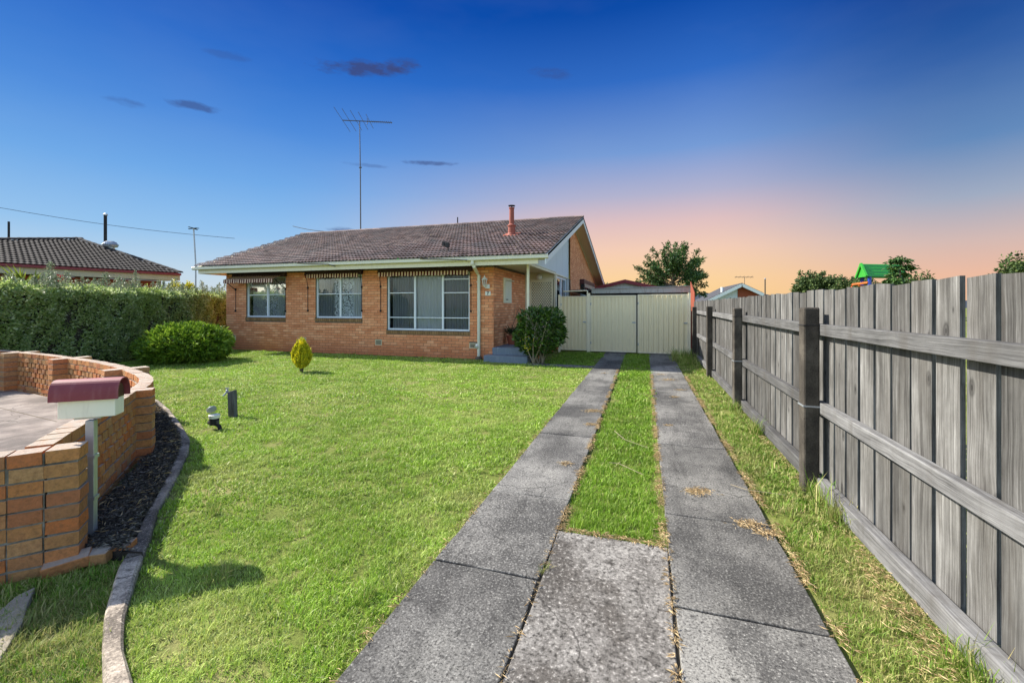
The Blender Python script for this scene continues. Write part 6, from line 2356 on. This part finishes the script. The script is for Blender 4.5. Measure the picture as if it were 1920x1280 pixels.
# neighbour's concrete pad inside the curve
pad_poly = [tuple(p_ + Vector((0.0, -0.12))) for p_ in cv[::3]] + [(-13.3, -1.5), (-5.0, -1.5), (-4.35, 0.7), (-3.75, 1.45)]
pad = MB().prism(list(reversed(pad_poly)), -0.04, 0.03).build('concrete_pad', 'pad_concrete', base=(-8, 2, 0))
tag(pad, 'pale pinkish concrete pad inside the curved brick wall', kind='structure')
for (a, b) in (((-11.5, 3.2), (-5.4, 2.45)), ((-11.5, 1.7), (-4.75, 1.55)), ((-11.5, 4.2), (-7.6, 3.7))):
    MB().bar((*a, 0.0295), (*b, 0.0295), 0.012, 0.004).build('control_joint', 'joint_soil', pad)

# mulch bed
kb = min(range(len(ki)), key=lambda i: (Vector(ki[i]) - Vector(gp(238, 1042))).length)
bed = [tuple(p_) for p_ in ki[kb:]] + [tuple(pB + wn * 0.05), tuple(face0 + wd * 0.2 + wn * 0.02), (-3.36, 1.80), (-3.05, 1.90)]
mb_ = MB().prism([(p_[0], p_[1]) for p_ in bed], -0.03, 0.035).build('garden_bed', 'soil', base=(-4, 2.6, 0))
tag(mb_, 'dark soil of the narrow garden bed by the wall', kind='structure')
rngm = np.random.default_rng(91)
q = polyarea_pts(bed, 20000, rngm)
n_ = len(q)
z_ = 0.035 + 0.03 * rngm.random(n_) + 0.025 * np.sin(q[:, 0] * 9) * np.sin(q[:, 1] * 11)
th = rngm.random(n_) * 6.283
V, F, r = leaf_quads(np.stack([q[:, 0], q[:, 1], z_], 1), np.stack([np.cos(th), np.sin(th), (rngm.random(n_) - 0.45) * 0.7], 1), 0.016 + 0.034 * rngm.random(n_), 0.004 + 0.006 * rngm.random(n_), rngm, 0.8, 0.2)
tag(np_object('mulch', V, F, r, 'mulch_chip', base=(-4, 2.6, 0)), 'black bark mulch in the bed between wall and kerb', kind='stuff')
q = polyarea_pts(bed, 260, rngm)
n_ = len(q)
th = rngm.random(n_) * 6.283
V, F, r = leaf_quads(np.stack([q[:, 0], q[:, 1], 0.07 + 0.02 * rngm.random(n_)], 1), np.stack([np.cos(th), np.sin(th), (rngm.random(n_) - 0.5) * 0.5], 1), 0.03 + 0.05 * rngm.random(n_), np.full(n_, 0.0028), rngm, 0.8, 0.1)
tag(np_object('dry_stalks', V, F, r, 'straw', base=(-4, 2.6, 0)), 'pale dry stalks scattered over the black mulch', kind='stuff')

# kerb edging in cast segments
kerb = thing('kerb', (-3.5, 2.6, 0), 'curved concrete garden edging between mulch bed and lawn', 'kerb')
tag(kerb, kind='structure')
if 'category' in kerb:
    del kerb['category']


def resample(pl, n_):
    pv = [Vector(p_) for p_ in pl]
    ds = [0.0]
    for a, b in zip(pv, pv[1:]):
        ds.append(ds[-1] + (b - a).length)
    out_ = []
    for i in range(n_):
        s_ = ds[-1] * i / (n_ - 1)
        j = max(0, min(len(ds) - 2, next((k_ for k_ in range(len(ds)) if ds[k_] >= s_), len(ds) - 1) - 1))
        t = (s_ - ds[j]) / max(1e-9, ds[j + 1] - ds[j])
        out_.append(pv[j].lerp(pv[j + 1], t))
    return out_


ro, ri = resample(kout, 85), resample(kin, 85)
SEG = 14
for s_ in range(0, 84, SEG):
    b = MB()
    ks = list(range(s_, min(s_ + SEG, 84) + 1))
    for j, i in enumerate(ks):
        o_, i_ = ro[i], ri[i]
        if j == 0:
            o_ = o_.lerp(ro[i + 1], 0.10)
            i_ = i_.lerp(ri[i + 1], 0.10)
        if j == len(ks) - 1:
            o_ = o_.lerp(ro[i - 1], 0.10)
            i_ = i_.lerp(ri[i - 1], 0.10)
        zt = 0.026 + 0.004 * math.sin(i * 0.7)
        e_ = (o_ - i_)
        b.v += [(*o_, -0.04), (*(o_ - e_ * 0.03), zt * 0.55), (*(o_ - e_ * 0.16), zt), (*(i_ + e_ * 0.14), zt + 0.004), (*(i_ + e_ * 0.02), zt * 0.6), (*i_, -0.04)]
    for j in range(len(ks) - 1):
        for k_ in range(5):
            b.f.append((j * 6 + k_, j * 6 + k_ + 1, (j + 1) * 6 + k_ + 1, (j + 1) * 6 + k_))
            b.r.append(0)
    b.f += [tuple(range(6)), tuple(reversed(range((len(ks) - 1) * 6, len(ks) * 6)))]
    b.r += [0, 0]
    b.build('kerb_segment', 'kerb_concrete', kerb)

# loose edging bricks at the bed's end
for i, ((x, y_), a_, tl, lb) in enumerate(((gp(127, 1062), 0.9, 0.22, 'tilted loose brick leaning at the pier foot'), (gp(172, 1050), 0.50, 0.1, 'loose brick lying at bed end, middle of three'), (gp(214, 1036), 0.55, 0.06, 'loose brick lying at bed end, nearest the kerb'))):
    t = MB().box(-0.105, 0.105, -0.05, 0.05, -0.035, 0.035)
    me = t.mesh('loose_brick')
    me.materials.append(MATS['garden_brick'])
    o = bpy.data.objects.new('loose_brick', me)
    COL.objects.link(o)
    o.location = (x, y_, 0.025)
    o.rotation_euler = (tl, -tl * 0.4, a_)
    bm = o.modifiers.new('bevel', 'BEVEL')
    bm.width, bm.segments = 0.006, 2
    tag(o, lb, 'brick', 'loose edging bricks')

# path corner in the bottom left
pp = [gp(*p_) for p_ in ((66, 1104), (50, 1142), (44, 1168), (18, 1212), (0, 1243), (-40, 1300))] + [(-3.2, 0.6), (-3.75, 0.95), gp(-40, 1160), gp(0, 1148), gp(30, 1122)]
po = MB().prism(list(reversed(pp)), -0.04, 0.016).build('pavement', 'path_concrete', base=(-3, 1.2, 0), bevel=0.006)
tag(po, 'corner of a pale concrete pavement at lower left', kind='structure')

# mailbox
mx_, my_ = gp(171.5, 1010)
mb = thing('mailbox', (mx_, my_, 0.03), 'cream mailbox with maroon curved roof on galvanised post', 'mailbox')
fwd = Vector((-SN, CS))
rgt = Vector((CS, SN))
dpt = mx_ * -SN + my_ * CS
lat_ = mx_ * CS + my_ * SN
long_ = (rgt * math.cos(R(20)) + fwd * math.sin(R(20))).normalized()
dep = Vector((-long_.y, long_.x))


def loc(u, v, z):
    p_ = Vector((mx_, my_)) + long_ * u + dep * v
    return (p_.x, p_.y, z)


def pz(y_):
    return H_CAM - (y_ - HORIZ) * dpt / FPX


def pu(x):
    return (x - 171.5) * dpt / FPX


zpost = pz(803)
ps = MB()
hw = 0.024
ps.hexa([loc(-hw, -hw, -0.02), loc(hw, -hw, -0.02), loc(hw, hw, -0.02), loc(-hw, hw, -0.02), loc(-hw, -hw, zpost + 0.06), loc(hw, -hw, zpost + 0.06), loc(hw, hw, zpost + 0.06), loc(-hw, hw, zpost + 0.06)])
pso = ps.build('post', 'galvanised', mb, bevel=0.004)
for zz in (pz(855), pz(932)):
    b = MB()
    h2 = hw + 0.006
    b.hexa([loc(-h2, -h2, zz - 0.012), loc(h2, -h2, zz - 0.012), loc(h2, h2, zz - 0.012), loc(-h2, h2, zz - 0.012), loc(-h2, -h2, zz + 0.012), loc(h2, -h2, zz + 0.012), loc(h2, h2, zz + 0.012), loc(-h2, h2, zz + 0.012)])
    b.build('clamp', 'galvanised', pso)
z0_, z1_ = pz(779), pz(742)
u0_, u1_ = -0.150, 0.155
DB = 0.06
bo = MB()
bo.hexa([loc(u0_, -DB, z0_), loc(u1_, -DB, z0_), loc(u1_, DB, z0_), loc(u0_, DB, z0_), loc(u0_, -DB, z1_), loc(u1_, -DB, z1_), loc(u1_, DB, z1_), loc(u0_, DB, z1_)])
bo.build('body', 'mail_body', mb, bevel=0.004)
b = MB()
b.hexa([loc(-0.07, -0.045, z0_ - 0.012), loc(0.07, -0.045, z0_ - 0.012), loc(0.07, 0.045, z0_ - 0.012), loc(-0.07, 0.045, z0_ - 0.012), loc(-0.07, -0.045, z0_ - 0.002), loc(0.07, -0.045, z0_ - 0.002), loc(0.07, 0.045, z0_ - 0.002), loc(-0.07, 0.045, z0_ - 0.002)])
b.build('bracket', 'galvanised', mb)
zr0, zr1 = pz(746), pz(709)
b = MB()
N_ = 18
ur0, ur1 = -0.185, 0.180
rh = zr1 - zr0
DR = 0.088
for (uu, kk) in ((ur0, 1.0), (ur1, 1.0)):
    for i in range(N_ + 1):
        a = math.pi * i / N_
        cx_ = -math.cos(a)
        sx_ = math.sin(a)
        b.v.append(loc(uu, DR * (abs(cx_) ** 0.75) * (1 if cx_ > 0 else -1), zr0 + rh * sx_ ** 0.8))
    for i in range(N_ + 1):
        a = math.pi * i / N_
        cx_ = -math.cos(a)
        sx_ = math.sin(a)
        b.v.append(loc(uu, (DR - 0.010) * (abs(cx_) ** 0.75) * (1 if cx_ > 0 else -1), zr0 + (rh - 0.010) * sx_ ** 0.8))
k = N_ + 1
for i in range(N_):
    b.f.append((i, i + 1, 2 * k + i + 1, 2 * k + i))
    b.f.append((k + i, 3 * k + i, 3 * k + i + 1, k + i + 1))
    b.f.append((i, k + i, k + i + 1, i + 1))
    b.f.append((2 * k + i, 2 * k + i + 1, 3 * k + i + 1, 3 * k + i))
b.f += [(0, 2 * k, 3 * k, k), (N_, k + N_, 3 * k + N_, 2 * k + N_)]
b.r = [0] * len(b.f)
mr = b.build('roof', 'mail_roof', mb)
bk = MB()
vs = [loc(ur0 + 0.03, (DR - 0.012) * (-math.cos(math.pi * i / N_)), zr0 + (rh - 0.012) * math.sin(math.pi * i / N_) ** 0.8) for i in range(N_ + 1)]
bk.add(vs, [tuple(range(N_ + 1))])
bk.build('end_cap', 'mail_roof', mb)
vs = [loc(ur1 - 0.02, (DR - 0.04) * (-math.cos(math.pi * i / N_)), zr0 + (rh - 0.04) * math.sin(math.pi * i / N_) ** 0.8) for i in range(N_ + 1)]
MB().add(vs, [tuple(reversed(range(N_ + 1)))]).build('paper_holder', 'maroon', mb)

# tap post and water meter
tx_, ty_ = gp(438, 779)
tp = thing('garden_tap', (tx_, ty_, 0), 'old grey timber stake with metal tap on the lawn', 'tap')
b = MB()
b.hexa([(tx_ - 0.055, ty_ - 0.04, -0.05), (tx_ + 0.05, ty_ - 0.035, -0.05), (tx_ + 0.05, ty_ + 0.03, -0.05), (tx_ - 0.055, ty_ + 0.025, -0.05), (tx_ - 0.075, ty_ - 0.04, 0.345), (tx_ + 0.03, ty_ - 0.035, 0.375), (tx_ + 0.03, ty_ + 0.03, 0.375), (tx_ - 0.075, ty_ + 0.025, 0.35)])
b.build('stake', 'post_wood', tp, bevel=0.006)
b = MB()
b.tube([(tx_ - 0.10, ty_ + 0.03, 0.0), (tx_ - 0.10, ty_ + 0.03, 0.33)], 0.011, 7)
b.tube([(tx_ - 0.10, ty_ + 0.03, 0.33), (tx_ - 0.11, ty_ - 0.02, 0.335), (tx_ - 0.13, ty_ - 0.06, 0.29)], 0.013, 7)
b.lathe([(0.018, 0.0), (0.02, 0.03), (0.008, 0.04), (0.008, 0.055)], (tx_ - 0.11, ty_ - 0.01, 0.335), 8)
b.build('pipe', 'galvanised', tp)
MB().box(tx_ - 0.145, tx_ - 0.075, ty_ - 0.018, ty_ - 0.004, 0.388, 0.402).build('handle', 'galvanised', tp)
wx, wy = gp(404, 803)
wm = thing('water_meter', (wx, wy, 0), 'small black and grey water meter with open round lid', 'water meter')
MB().lathe([(0.0, 0.05), (0.055, 0.05), (0.055, 0.13), (0.062, 0.135), (0.062, 0.17), (0.0, 0.17)], (wx - 0.02, wy, 0), 16).build('body', 'dark_metal', wm)
MB().lathe([(0.064, 0.136), (0.066, 0.178), (0.058, 0.182), (0.0, 0.178)], (wx - 0.02, wy, 0), 16).build('collar', 'off_white', wm)
b = MB().tube([(wx - 0.085, wy + 0.015, 0.235), (wx - 0.092, wy + 0.018, 0.24)], 0.058, 16)
b.build('lid', 'galvanised', wm)
MB().tube([(wx - 0.14, wy + 0.02, 0.06), (wx - 0.02, wy, 0.07), (wx + 0.09, wy - 0.02, 0.045), (wx + 0.12, wy - 0.025, -0.02)], 0.024, 8).build('pipe', 'dark_metal', wm)
MB().tube([(wx + 0.05, wy - 0.01, 0.06), (wx + 0.05, wy - 0.01, 0.11)], 0.02, 8).build('valve', 'antenna_metal', wm)

# twigs on the grass
for i, (pts_, lb) in enumerate((([(1152, 815), (1172, 832), (1216, 848)], 'thin grey twig lying on median grass, farther one'), ([(1142, 876), (1160, 878), (1207, 900)], 'thin grey twig lying on median grass, nearer one'), ([(1370, 916), (1400, 926), (1472, 936)], 'long straight dry stalk lying across verge edge'))):
    w_ = [Vector((*gp(x, y_), 0.05 - 0.012 * (i == 2))) for x, y_ in pts_]
    o = MB().tube(w_, [0.0035, 0.003, 0.002], 5).build('twig', 'pale_stem', base=tuple(w_[0]))
    tag(o, lb, 'twig', 'dry twigs')
